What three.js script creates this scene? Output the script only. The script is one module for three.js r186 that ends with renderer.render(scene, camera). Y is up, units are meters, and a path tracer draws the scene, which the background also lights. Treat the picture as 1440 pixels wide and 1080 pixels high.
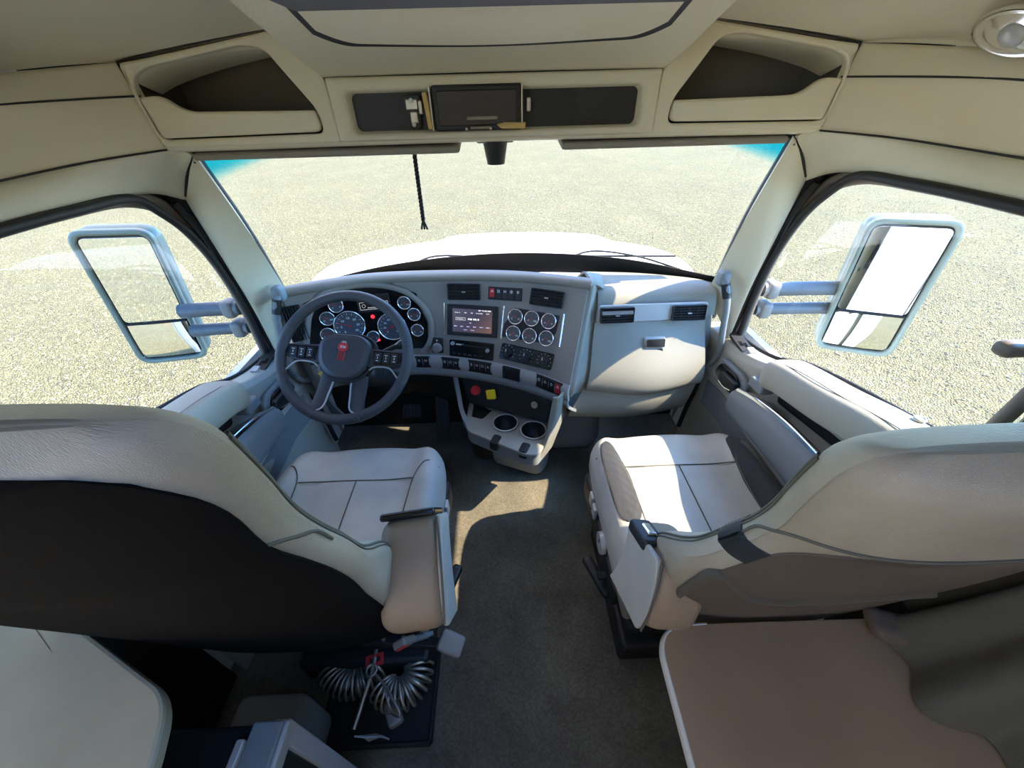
import * as THREE from 'three';
import { RoundedBoxGeometry } from 'three/addons/geometries/RoundedBoxGeometry.js';
import { mergeGeometries, mergeVertices } from 'three/addons/utils/BufferGeometryUtils.js';
import { Sky } from 'three/addons/objects/Sky.js';

// ---------- camera, sky, sun, exposure ----------
const scene = new THREE.Scene();
const D = Math.PI / 180;
const camera = new THREE.PerspectiveCamera(90, 1440 / 1080, 0.02, 300);
camera.position.set(0, 1.62, 0);
camera.rotation.set(-37 * D, -1.0 * D, -1.6 * D, 'YXZ');
scene.add(camera);
const renderer = new THREE.WebGLRenderer({ antialias: true });
renderer.toneMapping = THREE.LinearToneMapping;
renderer.toneMappingExposure = 3.8;
renderer.shadowMap.enabled = true;
const sunDir = new THREE.Vector3(0.885, 1, 0.1).normalize();
const sky = new Sky(); sky.name = 'sky'; sky.scale.setScalar(200);
const su = sky.material.uniforms;
su.turbidity.value = 5; su.rayleigh.value = 1.1; su.mieCoefficient.value = 0.004; su.mieDirectionalG.value = 0.8;
su.sunPosition.value.copy(sunDir);
sky.userData = { kind: 'structure' };
scene.add(sky);
const skyScene = new THREE.Scene(); const sky2 = sky.clone(); skyScene.add(sky2);
scene.environment = new THREE.PMREMGenerator(renderer).fromScene(skyScene).texture;
scene.environmentIntensity = 0.4;
const sun = new THREE.DirectionalLight(0xffe9c8, 4.7);
sun.position.copy(sunDir).multiplyScalar(30); sun.castShadow = true; sun.shadow.mapSize.set(4096, 4096);
Object.assign(sun.shadow.camera, { left: -12, right: 12, top: 12, bottom: -12, near: 1, far: 80 });
sun.name = 'sun'; scene.add(sun); scene.add(sun.target);

// ---------- helpers ----------
let seed = 12345; const rnd = () => { seed = (seed * 1664525 + 1013904223) >>> 0; return seed / 4294967296; };
const V = (x, y, z) => new THREE.Vector3(x, y, z);
const lerp = (a, b, t) => a + (b - a) * t, clamp = (x, a, b) => Math.min(b, Math.max(a, x));
const smooth = (a, b, x) => { const t = clamp((x - a) / (b - a), 0, 1); return t * t * (3 - 2 * t); };
const used = {};
function numbered(n) { if (!(n in used)) { used[n] = 0; return n; } used[n]++; return n + '_' + String(used[n]).padStart(3, '0'); }
function obj(name, geo, mat, parent) {
  const g = Array.isArray(geo) ? merge(geo) : geo;
  const m = new THREE.Mesh(g, mat); m.name = parent ? name : numbered(name); m.castShadow = m.receiveShadow = true;
  (parent || scene).add(m); return m;
}
function merge(list) {
  return mergeGeometries(list.map((g) => { let h = g.index ? g.toNonIndexed() : g.clone(); for (const k of Object.keys(h.attributes)) if (!['position', 'normal', 'uv'].includes(k)) h.deleteAttribute(k); if (!h.attributes.uv) h.setAttribute('uv', new THREE.BufferAttribute(new Float32Array(h.attributes.position.count * 2), 2)); return h; }));
}
function thing(name, label, category, pos = [0, 0, 0], rot = [0, 0, 0], group) {
  const o = new THREE.Group(); o.name = numbered(name); o.position.set(...pos); o.rotation.set(...rot); scene.add(o);
  o.userData = { label, category }; if (group) o.userData.group = group; return o;
}
function tag(o, label, category, group) { o.userData = { ...o.userData, label, category }; if (group) o.userData.group = group; return o; }
function struct(name, geo, mat, label) { const m = obj(name, geo, mat); m.userData.kind = 'structure'; if (label) m.userData.label = label; return m; }
function structGroup(name) { const o = new THREE.Group(); o.name = numbered(name); scene.add(o); o.userData = { kind: 'structure' }; return o; }
const T = (g, x = 0, y = 0, z = 0) => g.translate(x, y, z);
const TR = (g, x, y, z, rx = 0, ry = 0, rz = 0) => g.applyMatrix4(new THREE.Matrix4().compose(V(x, y, z), new THREE.Quaternion().setFromEuler(new THREE.Euler(rx, ry, rz)), V(1, 1, 1)));
const rbox = (w, h, d, r = 0.005, s = 2) => new RoundedBoxGeometry(w, h, d, s, Math.min(r, w / 2 - 1e-4, h / 2 - 1e-4, d / 2 - 1e-4));
const box = (w, h, d) => new THREE.BoxGeometry(w, h, d);
const cyl = (r1, r2, h, n = 24) => new THREE.CylinderGeometry(r1, r2, h, n);
const curve = (pts, closed = false, type = 'centripetal') => new THREE.CatmullRomCurve3(pts.map((p) => p.isVector3 ? p : V(...p)), closed, type);
const tube = (pts, r, n = 48, closed = false, rs = 8) => new THREE.TubeGeometry(curve(pts, closed), n, r, rs, closed);
function mirX(g) { // mirrored across x = 0, winding kept outward
  const h = g.index ? g.toNonIndexed() : g.clone(); const p = h.attributes.position, n = h.attributes.normal, uv = h.attributes.uv;
  for (let i = 0; i < p.count; i++) { p.setX(i, -p.getX(i)); n.setX(i, -n.getX(i)); }
  const sw = (a, i, j) => { for (let k = 0; k < a.itemSize; k++) { const t = a.array[i * a.itemSize + k]; a.array[i * a.itemSize + k] = a.array[j * a.itemSize + k]; a.array[j * a.itemSize + k] = t; } };
  for (let i = 0; i < p.count; i += 3) for (const a of [p, n, uv]) if (a) sw(a, i + 1, i + 2);
  return h;
}
const side = (g, s) => s > 0 ? g : mirX(g);
// sheet from fn(u,v)->Vector3, given a thickness away from its front
function surf(fn, nu, nv, thick = 0.012, us = 1, vs = 1) {
  const P = [], N = [], UV = [];
  for (let j = 0; j <= nv; j++) for (let i = 0; i <= nu; i++) { P.push(fn(i / nu, j / nv)); UV.push(i / nu * us, j / nv * vs); }
  const idx = []; const at = (i, j) => j * (nu + 1) + i;
  for (let j = 0; j < nv; j++) for (let i = 0; i < nu; i++) { const a = at(i, j), b = at(i + 1, j), c = at(i + 1, j + 1), d = at(i, j + 1); idx.push(a, b, c, a, c, d); }
  const g0 = new THREE.BufferGeometry(); g0.setAttribute('position', new THREE.Float32BufferAttribute(P.flatMap((p) => [p.x, p.y, p.z]), 3)); g0.setAttribute('uv', new THREE.Float32BufferAttribute(UV, 2)); g0.setIndex(idx); g0.computeVertexNormals();
  if (!thick) return g0;
  const nn = g0.attributes.normal; const B = P.map((p, k) => V(p.x - nn.getX(k) * thick, p.y - nn.getY(k) * thick, p.z - nn.getZ(k) * thick));
  const gb = new THREE.BufferGeometry(); gb.setAttribute('position', new THREE.Float32BufferAttribute(B.flatMap((p) => [p.x, p.y, p.z]), 3)); gb.setAttribute('uv', new THREE.Float32BufferAttribute(UV, 2)); const ib = []; for (let k = 0; k < idx.length; k += 3) ib.push(idx[k], idx[k + 2], idx[k + 1]); gb.setIndex(ib); gb.computeVertexNormals();
  const rim = []; for (let i = 0; i < nu; i++) rim.push(at(i, 0)); for (let j = 0; j < nv; j++) rim.push(at(nu, j)); for (let i = nu; i > 0; i--) rim.push(at(i, nv)); for (let j = nv; j > 0; j--) rim.push(at(0, j));
  const rp = [], ri = []; rim.forEach((k, m) => { const q = rim[(m + 1) % rim.length]; const b = rp.length / 3; for (const p of [P[k], P[q], B[q], B[k]]) rp.push(p.x, p.y, p.z); ri.push(b, b + 2, b + 1, b, b + 3, b + 2); });
  const gr = new THREE.BufferGeometry(); gr.setAttribute('position', new THREE.Float32BufferAttribute(rp, 3)); gr.setAttribute('uv', new THREE.Float32BufferAttribute(new Float32Array(rp.length / 3 * 2), 2)); gr.setIndex(ri); gr.computeVertexNormals();
  return merge([g0, gb, gr]);
}
// surface through a net of control points: rows of points, smooth both ways (or straight across with lin)
function net(rows, lin = false) {
  const cs = rows.map((r) => curve(r, false, 'catmullrom'));
  return (u, v) => {
    const p = cs.map((c) => c.getPoint(u));
    if (lin || p.length === 2) { const f = v * (p.length - 1), i = Math.min(p.length - 2, Math.floor(f)); return p[i].clone().lerp(p[i + 1], f - i); }
    return new THREE.CatmullRomCurve3(p, false, 'catmullrom', 0.5).getPoint(v);
  };
}
// solid with rounded edges on a fine grid, then bent by deform(p)
function softBox(w, h, d, r, nx, ny, nz, deform) {
  let g = new THREE.BoxGeometry(w, h, d, nx, ny, nz); g.deleteAttribute('normal'); const uv0 = g.attributes.uv; g.deleteAttribute('uv'); g = mergeVertices(g, 1e-5);
  const p = g.attributes.position, a = V(0, 0, 0), b = V(0, 0, 0); const uv = [];
  // spread vertices towards the edges so that the rounding is smooth
  r = Math.min(r, w / 2 - 1e-4, h / 2 - 1e-4, d / 2 - 1e-4); const e = (t, half) => { const s = clamp(t / half, -1, 1); return half * Math.sign(s) * (1 - Math.pow(1 - Math.abs(s), 1.5)); };
  for (let i = 0; i < p.count; i++) {
    a.set(e(p.getX(i), w / 2), e(p.getY(i), h / 2), e(p.getZ(i), d / 2)); b.set(clamp(a.x, -w / 2 + r, w / 2 - r), clamp(a.y, -h / 2 + r, h / 2 - r), clamp(a.z, -d / 2 + r, d / 2 - r));
    const q = a.clone().sub(b); if (q.length() > 1e-6) a.copy(b).add(q.setLength(r)); uv.push(a.x + a.y * 0.3, a.z + a.y * 0.7);
    if (deform) deform(a); p.setXYZ(i, a.x, a.y, a.z);
  }
  g.setAttribute('uv', new THREE.Float32BufferAttribute(uv, 2)); g.computeVertexNormals(); return g;
}
function roundPoly(pts, r) { // THREE.Shape with rounded corners
  const s = new THREE.Shape(), n = pts.length; const v = pts.map((p) => new THREE.Vector2(p[0], p[1]));
  v.forEach((p, i) => {
    const a = v[(i + n - 1) % n], b = v[(i + 1) % n], rr = Math.min(pts[i][2] ?? r, p.distanceTo(a) / 2, p.distanceTo(b) / 2);
    const p1 = p.clone().add(a.clone().sub(p).setLength(rr)), p2 = p.clone().add(b.clone().sub(p).setLength(rr));
    if (i === 0) s.moveTo(p1.x, p1.y); else s.lineTo(p1.x, p1.y); s.quadraticCurveTo(p.x, p.y, p2.x, p2.y);
  }); s.closePath(); return s;
}
function ext(shape, depth, bevel = 0.002, seg = 8) { return new THREE.ExtrudeGeometry(shape, { depth: depth - 2 * bevel, bevelEnabled: bevel > 0, bevelThickness: bevel, bevelSize: bevel, bevelOffset: -bevel, bevelSegments: 2, curveSegments: seg }).translate(0, 0, bevel); }
const ringGeo = (r, t, h = 0.006, n = 32) => new THREE.LatheGeometry([[r - t, 0], [r - t, h * 0.7], [r - t * 0.6, h], [r - t * 0.3, h], [r, h * 0.6], [r, 0]].map((p) => new THREE.Vector2(...p)), n).rotateX(Math.PI / 2);

// ---------- textures ----------
function dataTex(n, fn, srgb = true) {
  const a = new Uint8Array(n * n * 4); for (let j = 0; j < n; j++) for (let i = 0; i < n; i++) { const c = fn(i / n, j / n); a.set([c[0], c[1], c[2], 255], (j * n + i) * 4); }
  const t = new THREE.DataTexture(a, n, n); t.wrapS = t.wrapT = THREE.RepeatWrapping; t.magFilter = THREE.LinearFilter; t.minFilter = THREE.LinearMipmapLinearFilter; t.generateMipmaps = true; if (srgb) t.colorSpace = THREE.SRGBColorSpace; t.needsUpdate = true; return t;
}
const perm = new Uint8Array(512); { const p = [...Array(256).keys()]; for (let i = 255; i > 0; i--) { const j = Math.floor(rnd() * (i + 1)); [p[i], p[j]] = [p[j], p[i]]; } for (let i = 0; i < 512; i++) perm[i] = p[i & 255]; }
function vnoise(x, y, per) { const xi = Math.floor(x), yi = Math.floor(y), f = x - xi, g = y - yi, h = (a, b) => perm[perm[((a % per) + per) % per & 255] + (((b % per) + per) % per & 255)] / 255; const u = f * f * (3 - 2 * f), w = g * g * (3 - 2 * g); return lerp(lerp(h(xi, yi), h(xi + 1, yi), u), lerp(h(xi, yi + 1), h(xi + 1, yi + 1), u), w); }
const fbm = (u, v, per, oct) => { let s = 0, a = 0.5, t = 0; for (let k = 0; k < oct; k++) { s += a * vnoise(u * per, v * per, per); t += a; a *= 0.5; per *= 2; } return s / t; };
function cells(u, v, n) { // distance to nearest and second nearest seed on a wrapping grid, and the id of the nearest
  const x = u * n, y = v * n, xi = Math.floor(x), yi = Math.floor(y); let d1 = 9, d2 = 9, id = 0;
  for (let j = -1; j <= 1; j++) for (let i = -1; i <= 1; i++) { const a = ((xi + i) % n + n) % n, b = ((yi + j) % n + n) % n, k = perm[perm[a & 255] + (b & 255)], k2 = perm[(k + 71) & 255], q = Math.hypot(xi + i + k / 255 - x, yi + j + k2 / 255 - y); if (q < d1) { d2 = d1; d1 = q; id = perm[(k + a * 7 + b * 13) & 255]; } else if (q < d2) d2 = q; }
  return [d1, d2, id / 255];
}
const leatherBump = dataTex(256, (u, v) => { const [a, b] = cells(u, v, 48); const h = clamp((b - a) * 2.2, 0, 1) * 200 + fbm(u, v, 8, 3) * 55; return [h, h, h]; }, false);
const grainBump = dataTex(256, (u, v) => { const h = fbm(u, v, 64, 3) * 255; return [h, h, h]; }, false);
const blotch = dataTex(256, (u, v) => { const h = 218 + 37 * fbm(u, v, 4, 5); return [h, h, h]; });
const matTex = dataTex(512, (u, v) => { const h = 120 + 135 * (0.55 * fbm(u, v, 6, 5) + 0.45 * fbm(u, v, 128, 2)); return [h, h, h]; });
const rep = (t, n, m = n) => { const c = t.clone(); c.repeat.set(n, m); c.needsUpdate = true; return c; };

// ---------- materials ----------
const std = (c, rough = 0.6, o = {}) => new THREE.MeshStandardMaterial({ color: c, roughness: rough, metalness: 0, ...o });
const M = {
  head: std('#ddd2b6', 0.75, { bumpMap: rep(grainBump, 6), bumpScale: 0.0003 }),
  trim: std('#d6cfb4', 0.6, { bumpMap: rep(grainBump, 6), bumpScale: 0.0003 }),
  rail: std('#d0c6ac', 0.65),
  visor: std('#8d8678', 0.8),
  cubby: std('#716b60', 0.85),
  doorTrim: std('#b2afa2', 0.55, { bumpMap: rep(grainBump, 6), bumpScale: 0.0003 }),
  doorGrey: std('#7c8284', 0.6, { bumpMap: rep(grainBump, 6), bumpScale: 0.0003 }),
  dash: std('#83807a', 0.55, { bumpMap: rep(grainBump, 8), bumpScale: 0.0002 }),
  dashTop: std('#85827a', 0.6, { bumpMap: rep(grainBump, 8), bumpScale: 0.0003 }),
  dashGrey: std('#87877c', 0.6, { bumpMap: rep(grainBump, 8), bumpScale: 0.0003 }),
  silver: std('#b4b5b4', 0.4, { metalness: 0.25 }),
  chrome: std('#e8e8e8', 0.12, { metalness: 1 }),
  steel: std('#b9b3a6', 0.35, { metalness: 0.8 }),
  black: std('#1a1b1d', 0.5),
  blackGloss: std('#0c0d0f', 0.18),
  rubber: std('#141414', 0.75),
  seal: std('#1d1b1a', 0.6),
  frameBrown: std('#74685c', 0.5),
  leather: std('#b5aa97', 0.5, { bumpMap: rep(leatherBump, 9), bumpScale: 0.0005, map: rep(blotch, 3) }),
  leatherBrown: std('#93806b', 0.5, { bumpMap: rep(leatherBump, 9), bumpScale: 0.0005 }),
  leatherCool: std('#bab9b0', 0.45, { bumpMap: rep(leatherBump, 6), bumpScale: 0.0005, map: rep(blotch, 3) }),
  leatherDark: std('#45474a', 0.38, { bumpMap: rep(leatherBump, 6), bumpScale: 0.001 }),
  sillPad: std('#aca694', 0.6, { bumpMap: rep(grainBump, 6), bumpScale: 0.0003 }), stitch: std('#8b8574', 0.8),
  thread: std('#5c584e', 0.8),
  fabricBack: new THREE.MeshPhysicalMaterial({ color: '#0e0d0d', roughness: 0.95, specularIntensity: 0.25, bumpMap: rep(grainBump, 20), bumpScale: 0.0006 }),
  fabricBrown: std('#61554b', 0.95, { bumpMap: rep(grainBump, 20), bumpScale: 0.0006 }),
  fleece: std('#8f8578', 1, { bumpMap: rep(grainBump, 8), bumpScale: 0.004 }),
  floorMat: std('#7f7a6a', 0.85, { map: rep(matTex, 1.4), bumpMap: rep(grainBump, 10), bumpScale: 0.0008 }),
  wheel: std('#3a3d42', 0.4, { bumpMap: rep(leatherBump, 8), bumpScale: 0.0003 }),
  table: std('#9b8168', 0.5, { map: rep(blotch, 2) }),
  tableEdge: std('#c9c6bf', 0.4),
  counter: std('#beb198', 0.5, { map: rep(blotch, 2) }),
  white: new THREE.MeshPhysicalMaterial({ color: '#f2f1ee', roughness: 0.35, clearcoat: 0.6, clearcoatRoughness: 0.1 }),
  mirrorShell: std('#7c8679', 0.35),
  mirror: std('#f4f6f6', 0.02, { metalness: 1 }),
  armGrey: std('#63676a', 0.5),
  glass: new THREE.MeshPhysicalMaterial({ color: '#ffffff', roughness: 0, transmission: 1, thickness: 0, ior: 1.45 }),
  tint: new THREE.MeshPhysicalMaterial({ color: '#ffffff', map: dataTex(64, (u, v) => { const k = smooth(0.0, 0.40, v); return [255 - 215 * k, 255 - 60 * k, 255 - 15 * k]; }), roughness: 0, transmission: 1, thickness: 0, ior: 1.2 }),
  red: std('#c22a2e', 0.5), yellow: std('#e3c722', 0.5), tan: std('#c8a96a', 0.7), pale: std('#dcdcd6', 0.5),
  curtain: std('#57554b', 0.95, { bumpMap: rep(grainBump, 14), bumpScale: 0.0008 }),
};
function glow(c, k) { return new THREE.MeshStandardMaterial({ color: '#000', emissive: c, emissiveIntensity: k, roughness: 0.4 }); }
function canvasTex(w, h, draw) { const c = document.createElement('canvas'); c.width = w; c.height = h; const x = c.getContext('2d'); draw(x, w, h); const t = new THREE.CanvasTexture(c); t.colorSpace = THREE.SRGBColorSpace; t.anisotropy = 4; return t; }

// ---------- ground and truck body outside ----------
{
  const n = 1024; const tex = dataTex(n, (u, v) => {
    const [a, b, id] = cells(u, v, 150), big = fbm(u, v, 5, 5), [a2, b2, id2] = cells(u + 0.37, v + 0.11, 46);
    let k = 0.80 + 0.24 * id - 0.75 * smooth(0.18, 0.0, b - a) * (0.4 + 0.6 * fbm(u, v, 40, 2)); if (id2 > 0.72 && a2 < 0.34) k = 0.85 + 0.3 * (id2 - 0.72) / 0.28 - 0.45 * smooth(0.24, 0.34, a2); k *= 0.93 + 0.1 * big;
    return [clamp(204 * k, 0, 255), clamp(192 * k, 0, 255), clamp(130 * k, 0, 255)];
  });
  const bump = dataTex(n, (u, v) => { const [a, b] = cells(u, v, 150), [a2, , id2] = cells(u + 0.37, v + 0.11, 46); let h = clamp((b - a) * 1.6, 0, 1) * 150; if (id2 > 0.72) h = Math.max(h, 250 * smooth(0.36, 0.1, a2)); h += fbm(u, v, 8, 3) * 40; h = clamp(h, 0, 255); return [h, h, h]; }, false);
  const gm = std('#ffffff', 0.95, { map: rep(tex, 34), bumpMap: rep(bump, 34), bumpScale: 0.045 }); gm.color.setRGB(0.47, 0.47, 0.47);
  const g = new THREE.PlaneGeometry(160, 160, 1, 1).rotateX(-Math.PI / 2); T(g, 0, -1.35, -20); struct('ground', g, gm);
  // loose stones standing proud of the gravel bed
  const sg = new THREE.IcosahedronGeometry(1, 0); const N = 42000; const im = new THREE.InstancedMesh(sg, std('#ffffff', 0.9), N); im.name = 'gravel'; im.castShadow = im.receiveShadow = true;
  const m = new THREE.Matrix4(), q = new THREE.Quaternion(), c = new THREE.Color();
  for (let i = 0; i < N; i++) {
    const r = 2.2 + 16 * Math.pow(rnd(), 0.75), a = (rnd() * 2 - 1) * 1.95; let x = Math.sin(a) * r, z = -Math.cos(a) * r - 0.3; if (Math.abs(x) < 1.2 && z > -4.4) x += Math.sign(x || 1) * 1.3;
    const s = 0.007 + 0.012 * Math.pow(rnd(), 2.2); q.setFromEuler(new THREE.Euler(rnd() * 6, rnd() * 6, rnd() * 6)); m.compose(V(x, -1.35 + s * 0.25, z), q, V(s * (0.8 + rnd() * 0.6), s * 0.7, s)); im.setMatrixAt(i, m);
    const k = 0.47 * (0.42 + 0.22 * rnd()); c.setRGB(k, k * 0.9, k * 0.6); im.setColorAt(i, c);
  }
  im.userData = { kind: 'stuff', label: 'loose pale stones lying on the sunlit gravel yard', category: 'gravel' }; scene.add(im);
}
{ // outer skin of cab and sleeper
  const b = structGroup('exterior_body');
  for (const s of [1, -1]) {
    if (s > 0) obj('side_panel', T(box(0.05, 3.2, 2.6), 1.16, 1.0, 0.86), M.white, b);
    else obj('side_panel', [T(box(0.05, 3.2, 0.95), -1.16, 1.0, 0.035), T(box(0.05, 3.2, 0.75), -1.16, 1.0, 1.785), T(box(0.05, 1.9, 0.9), -1.16, 0.35, 0.96), T(box(0.05, 0.6, 0.9), -1.16, 2.3, 0.96)], M.white, b);
    obj('upper_panel', T(box(0.05, 1.04, 0.85), s * 1.10, 2.08, -0.86), M.white, b);
    obj('door_skin', T(box(0.03, 1.2, 1.05), s * 1.06, 0.18, -0.98), M.white, b);
    obj('fender_skin', T(box(0.03, 1.1, 0.5), s * 1.03, 0.12, -1.72), M.white, b);
    obj('body_seam', T(box(0.012, 3.2, 0.02), s * 1.187, 1.0, 0.9), M.rubber, b);
  }
  obj('roof_fairing', [TR(box(2.3, 0.05, 0.5), 0, 1.75, -1.46, -80 * D), TR(box(2.3, 0.05, 1.14), 0, 2.29, -0.95, -36 * D)], M.white, b);
  obj('roof_panel', [T(box(2.36, 0.05, 0.86), 0, 2.6, -0.12), T(box(2.36, 0.05, 0.33), 0, 2.6, 2.0), T(box(0.38, 0.05, 1.55), 0.99, 2.6, 1.075), T(box(0.38, 0.05, 1.55), -0.99, 2.6, 1.075)], M.white, b);
  obj('rear_panel', T(box(2.36, 3.2, 0.05), 0, 1.0, 2.17), M.white, b);
  obj('under_floor', T(box(2.2, 0.08, 4.0), 0, -0.14, 0.15), M.rubber, b);
  // hood
  const rows = []; const zs = [-1.72, -1.9, -2.2, -2.6, -3.0, -3.3, -3.42, -3.45];
  const crown = [0.93, 0.97, 0.99, 0.89, 0.76, 0.60, 0.4, 0.05], half = [1.1, 1.22, 1.3, 1.3, 1.26, 1.16, 1.06, 1.04];
  zs.forEach((z, k) => { const r = []; for (let i = 0; i <= 28; i++) { const u = i / 28 * 2 - 1, x = u * half[k]; const plat = 0.022 * (1 - smooth(0.2, 0.26, Math.abs(u - 0.12) - 0.12)); let y = crown[k] - 0.012 + plat * (k < 6 ? 1 : 0.3) - 0.20 * Math.pow(Math.abs(u), 2.2) - 0.5 * Math.pow(Math.abs(u), 14); r.push([x, y, z]); } rows.push(r); });
  const hd = thing('truck_hood', 'white curved truck hood beyond the windshield', 'hood'); obj('hood_shell', surf(net(rows), 80, 40, 0.02), M.white, hd);
  for (const s of [1, -1]) obj('fender', T(box(0.04, 1.4, 1.5), s * 1.15, -0.5, -2.55), M.white, hd);
}

// ---------- interior shell ----------
struct('floor', T(rbox(2.06, 0.06, 3.95, 0.01), 0, -0.03, 0.15).clone(), M.floorMat);
{ // metric uv for the mat
  const f = scene.getObjectByName('floor'), p = f.geometry.attributes.position, uv = f.geometry.attributes.uv; for (let i = 0; i < p.count; i++) uv.setXY(i, p.getX(i), p.getZ(i));
}
struct('wall_front', [T(box(2.06, 0.82, 0.04), 0, 0.36, -1.80)], M.rubber);
struct('wall_rear', T(box(2.3, 2.6, 0.03), 0, 1.28, 2.1), M.head);
struct('ceiling', [T(box(2.3, 0.03, 0.86), 0, 2.54, -0.12), T(box(2.3, 0.03, 0.3), 0, 2.54, 1.99), T(box(0.35, 0.03, 1.55), 0.975, 2.54, 1.08), T(box(0.35, 0.03, 1.55), -0.975, 2.54, 1.08)], M.head);
struct('window_4', T(box(1.6, 0.006, 1.55), 0, 2.55, 1.075), M.glass);
for (const s of [1, -1]) {
  const nm = s > 0 ? 'right' : 'left';
  const low = [T(box(0.03, 1.56, 2.6), s * 1.045, 0.76, 0.8)];
  if (s > 0) low.push(T(box(0.03, 1.05, 2.6), s * 1.045, 2.05, 0.8)); else low.push(T(box(0.03, 1.05, 1.0), -1.045, 2.05, 0.0), T(box(0.03, 1.05, 0.75), -1.045, 2.05, 1.72), T(box(0.03, 0.5, 0.9), -1.045, 2.3, 0.96));
  struct('wall_' + nm, low, M.trim);
  // band between the door seal and the first seam
  const band = net([
    [[.965, 1.39, -1.30], [.985, 1.428, -1.21], [.995, 1.44, -1.05], [.998, 1.44, -.8], [.998, 1.432, -.4], [.998, 1.432, 0]],
    [[.93, 1.39, -1.285], [.95, 1.425, -1.2], [.962, 1.437, -1.05], [.965, 1.436, -.8], [.965, 1.43, -.4], [.965, 1.43, 0]],
    [[.885, 1.455, -1.25], [.90, 1.478, -1.19], [.945, 1.478, -1.04], [.965, 1.474, -.82], [.97, 1.47, -.4], [.97, 1.47, 0]],
    [[.803, 1.508, -1.19], [.845, 1.523, -1.178], [.935, 1.515, -1.03], [.985, 1.502, -.85], [1.0, 1.5, -.4], [1.0, 1.5, 0]],
    [[.82, 1.525, -1.20], [.87, 1.535, -1.185], [.96, 1.525, -1.03], [1.015, 1.512, -.85], [1.03, 1.51, -.4], [1.03, 1.51, 0]]]);
  struct('trim_1', side(surf(band, 40, 10, 0.012, 1.2, 0.2), s), M.trim);
  const mid = net([
    [[.86, 1.52, -1.19], [.94, 1.514, -1.06], [.99, 1.505, -.93], [1.013, 1.498, -.8], [1.03, 1.498, -.4], [1.03, 1.498, 0]],
    [[.842, 1.53, -1.176], [.92, 1.522, -1.06], [.97, 1.512, -.93], [.993, 1.504, -.8], [1.0, 1.503, -.4], [1.0, 1.503, 0]],
    [[.842, 1.58, -1.178], [.915, 1.575, -1.07], [.98, 1.565, -.94], [1.004, 1.555, -.8], [1.01, 1.55, -.4], [1.01, 1.55, 0]],
    [[.848, 1.636, -1.178], [.918, 1.632, -1.08], [.985, 1.624, -.95], [1.005, 1.612, -.8], [1.012, 1.605, -.4], [1.012, 1.605, 0]]]);
  struct('trim_2', side(surf(mid, 40, 10, 0.012, 1.2, 0.2), s), M.head);
  const rail = net([
    [[.848, 1.638, -1.178], [.912, 1.635, -1.085], [.976, 1.627, -.955], [.996, 1.616, -.8], [1.0, 1.61, -.4], [1.0, 1.61, 0]],
    [[.852, 1.668, -1.178], [.915, 1.658, -1.09], [.98, 1.648, -.96], [1.0, 1.636, -.8], [1.004, 1.63, -.4], [1.004, 1.63, 0]],
    [[.857, 1.696, -1.178], [.925, 1.684, -1.09], [.99, 1.672, -.97], [1.012, 1.660, -.8], [1.016, 1.655, -.4], [1.016, 1.655, 0]],
    [[.862, 1.700, -1.182], [.94, 1.688, -1.10], [1.02, 1.672, -.98], [1.04, 1.660, -.8], [1.045, 1.652, -.4], [1.045, 1.652, 0]]]);
  struct('trim_3', side(surf(rail, 40, 12, 0.012, 1.2, 0.1), s), M.rail);
  const sof = net([
    [[.862, 1.700, -1.18], [.95, 1.690, -1.10], [1.03, 1.670, -.97], [1.045, 1.655, -.8], [1.05, 1.65, -.4], [1.05, 1.65, -.25]],
    [[.855, 1.703, -1.18], [.93, 1.705, -1.08], [1.0, 1.705, -.95], [1.015, 1.70, -.8], [1.02, 1.70, -.4], [1.02, 1.70, -.25]],
    [[.80, 1.708, -1.18], [.86, 1.728, -1.06], [.92, 1.745, -.93], [.93, 1.75, -.8], [.93, 1.76, -.4], [.93, 1.76, -.25]],
    [[.65, 1.727, -1.18], [.68, 1.752, -1.05], [.70, 1.775, -.92], [.70, 1.79, -.8], [.70, 1.80, -.4], [.70, 1.80, -.25]],
    [[.40, 1.757, -1.18], [.40, 1.775, -1.04], [.40, 1.79, -.92], [.40, 1.80, -.8], [.40, 1.81, -.4], [.40, 1.81, -.25]]]);
  struct('trim_4', side(surf(sof, 40, 24, 0.02, 1.2, 0.7), s), M.head);
  // windshield pillar
  const pil = net([
    [[.795, 1.508, -1.195], [.823, 1.27, -1.335], [.853, 1.041, -1.455], [.868, .90, -1.53]],
    [[.83, 1.48, -1.205], [.858, 1.25, -1.325], [.885, 1.03, -1.40], [.90, .86, -1.44]],
    [[.925, 1.40, -1.272], [.925, 1.18, -1.315], [.925, 1.0, -1.345], [.925, .78, -1.36]],
    [[.945, 1.40, -1.285], [.945, 1.18, -1.33], [.945, 1.0, -1.36], [.945, .78, -1.375]]]);
  struct('trim_5', side(surf(pil, 24, 16, 0.012, 0.6, 0.2), s), M.trim);
  // body of the pillar outside the trim
  struct('trim_6', side(merge([tube([[.84, 1.51, -1.235], [.90, 1.455, -1.275], [.962, 1.42, -1.295], [.985, 1.445, -1.20], [1.0, 1.462, -1.05], [1.01, 1.46, -.6]], .022, 30), tube([[.86, 1.53, -1.24], [.885, 1.27, -1.385], [.92, 1.04, -1.50], [.93, .8, -1.56]], 0.035, 24), tube([[.96, 1.47, -1.26], [.975, 1.2, -1.37], [.985, .9, -1.43], [.985, .6, -1.46]], 0.03, 24)]), s), M.rubber);
  // pillar behind the door
  struct('trim_7', side(merge([T(rbox(0.05, 0.65, 0.46, 0.02), 1.015, 1.18, -0.295)]), s), M.trim);
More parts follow.
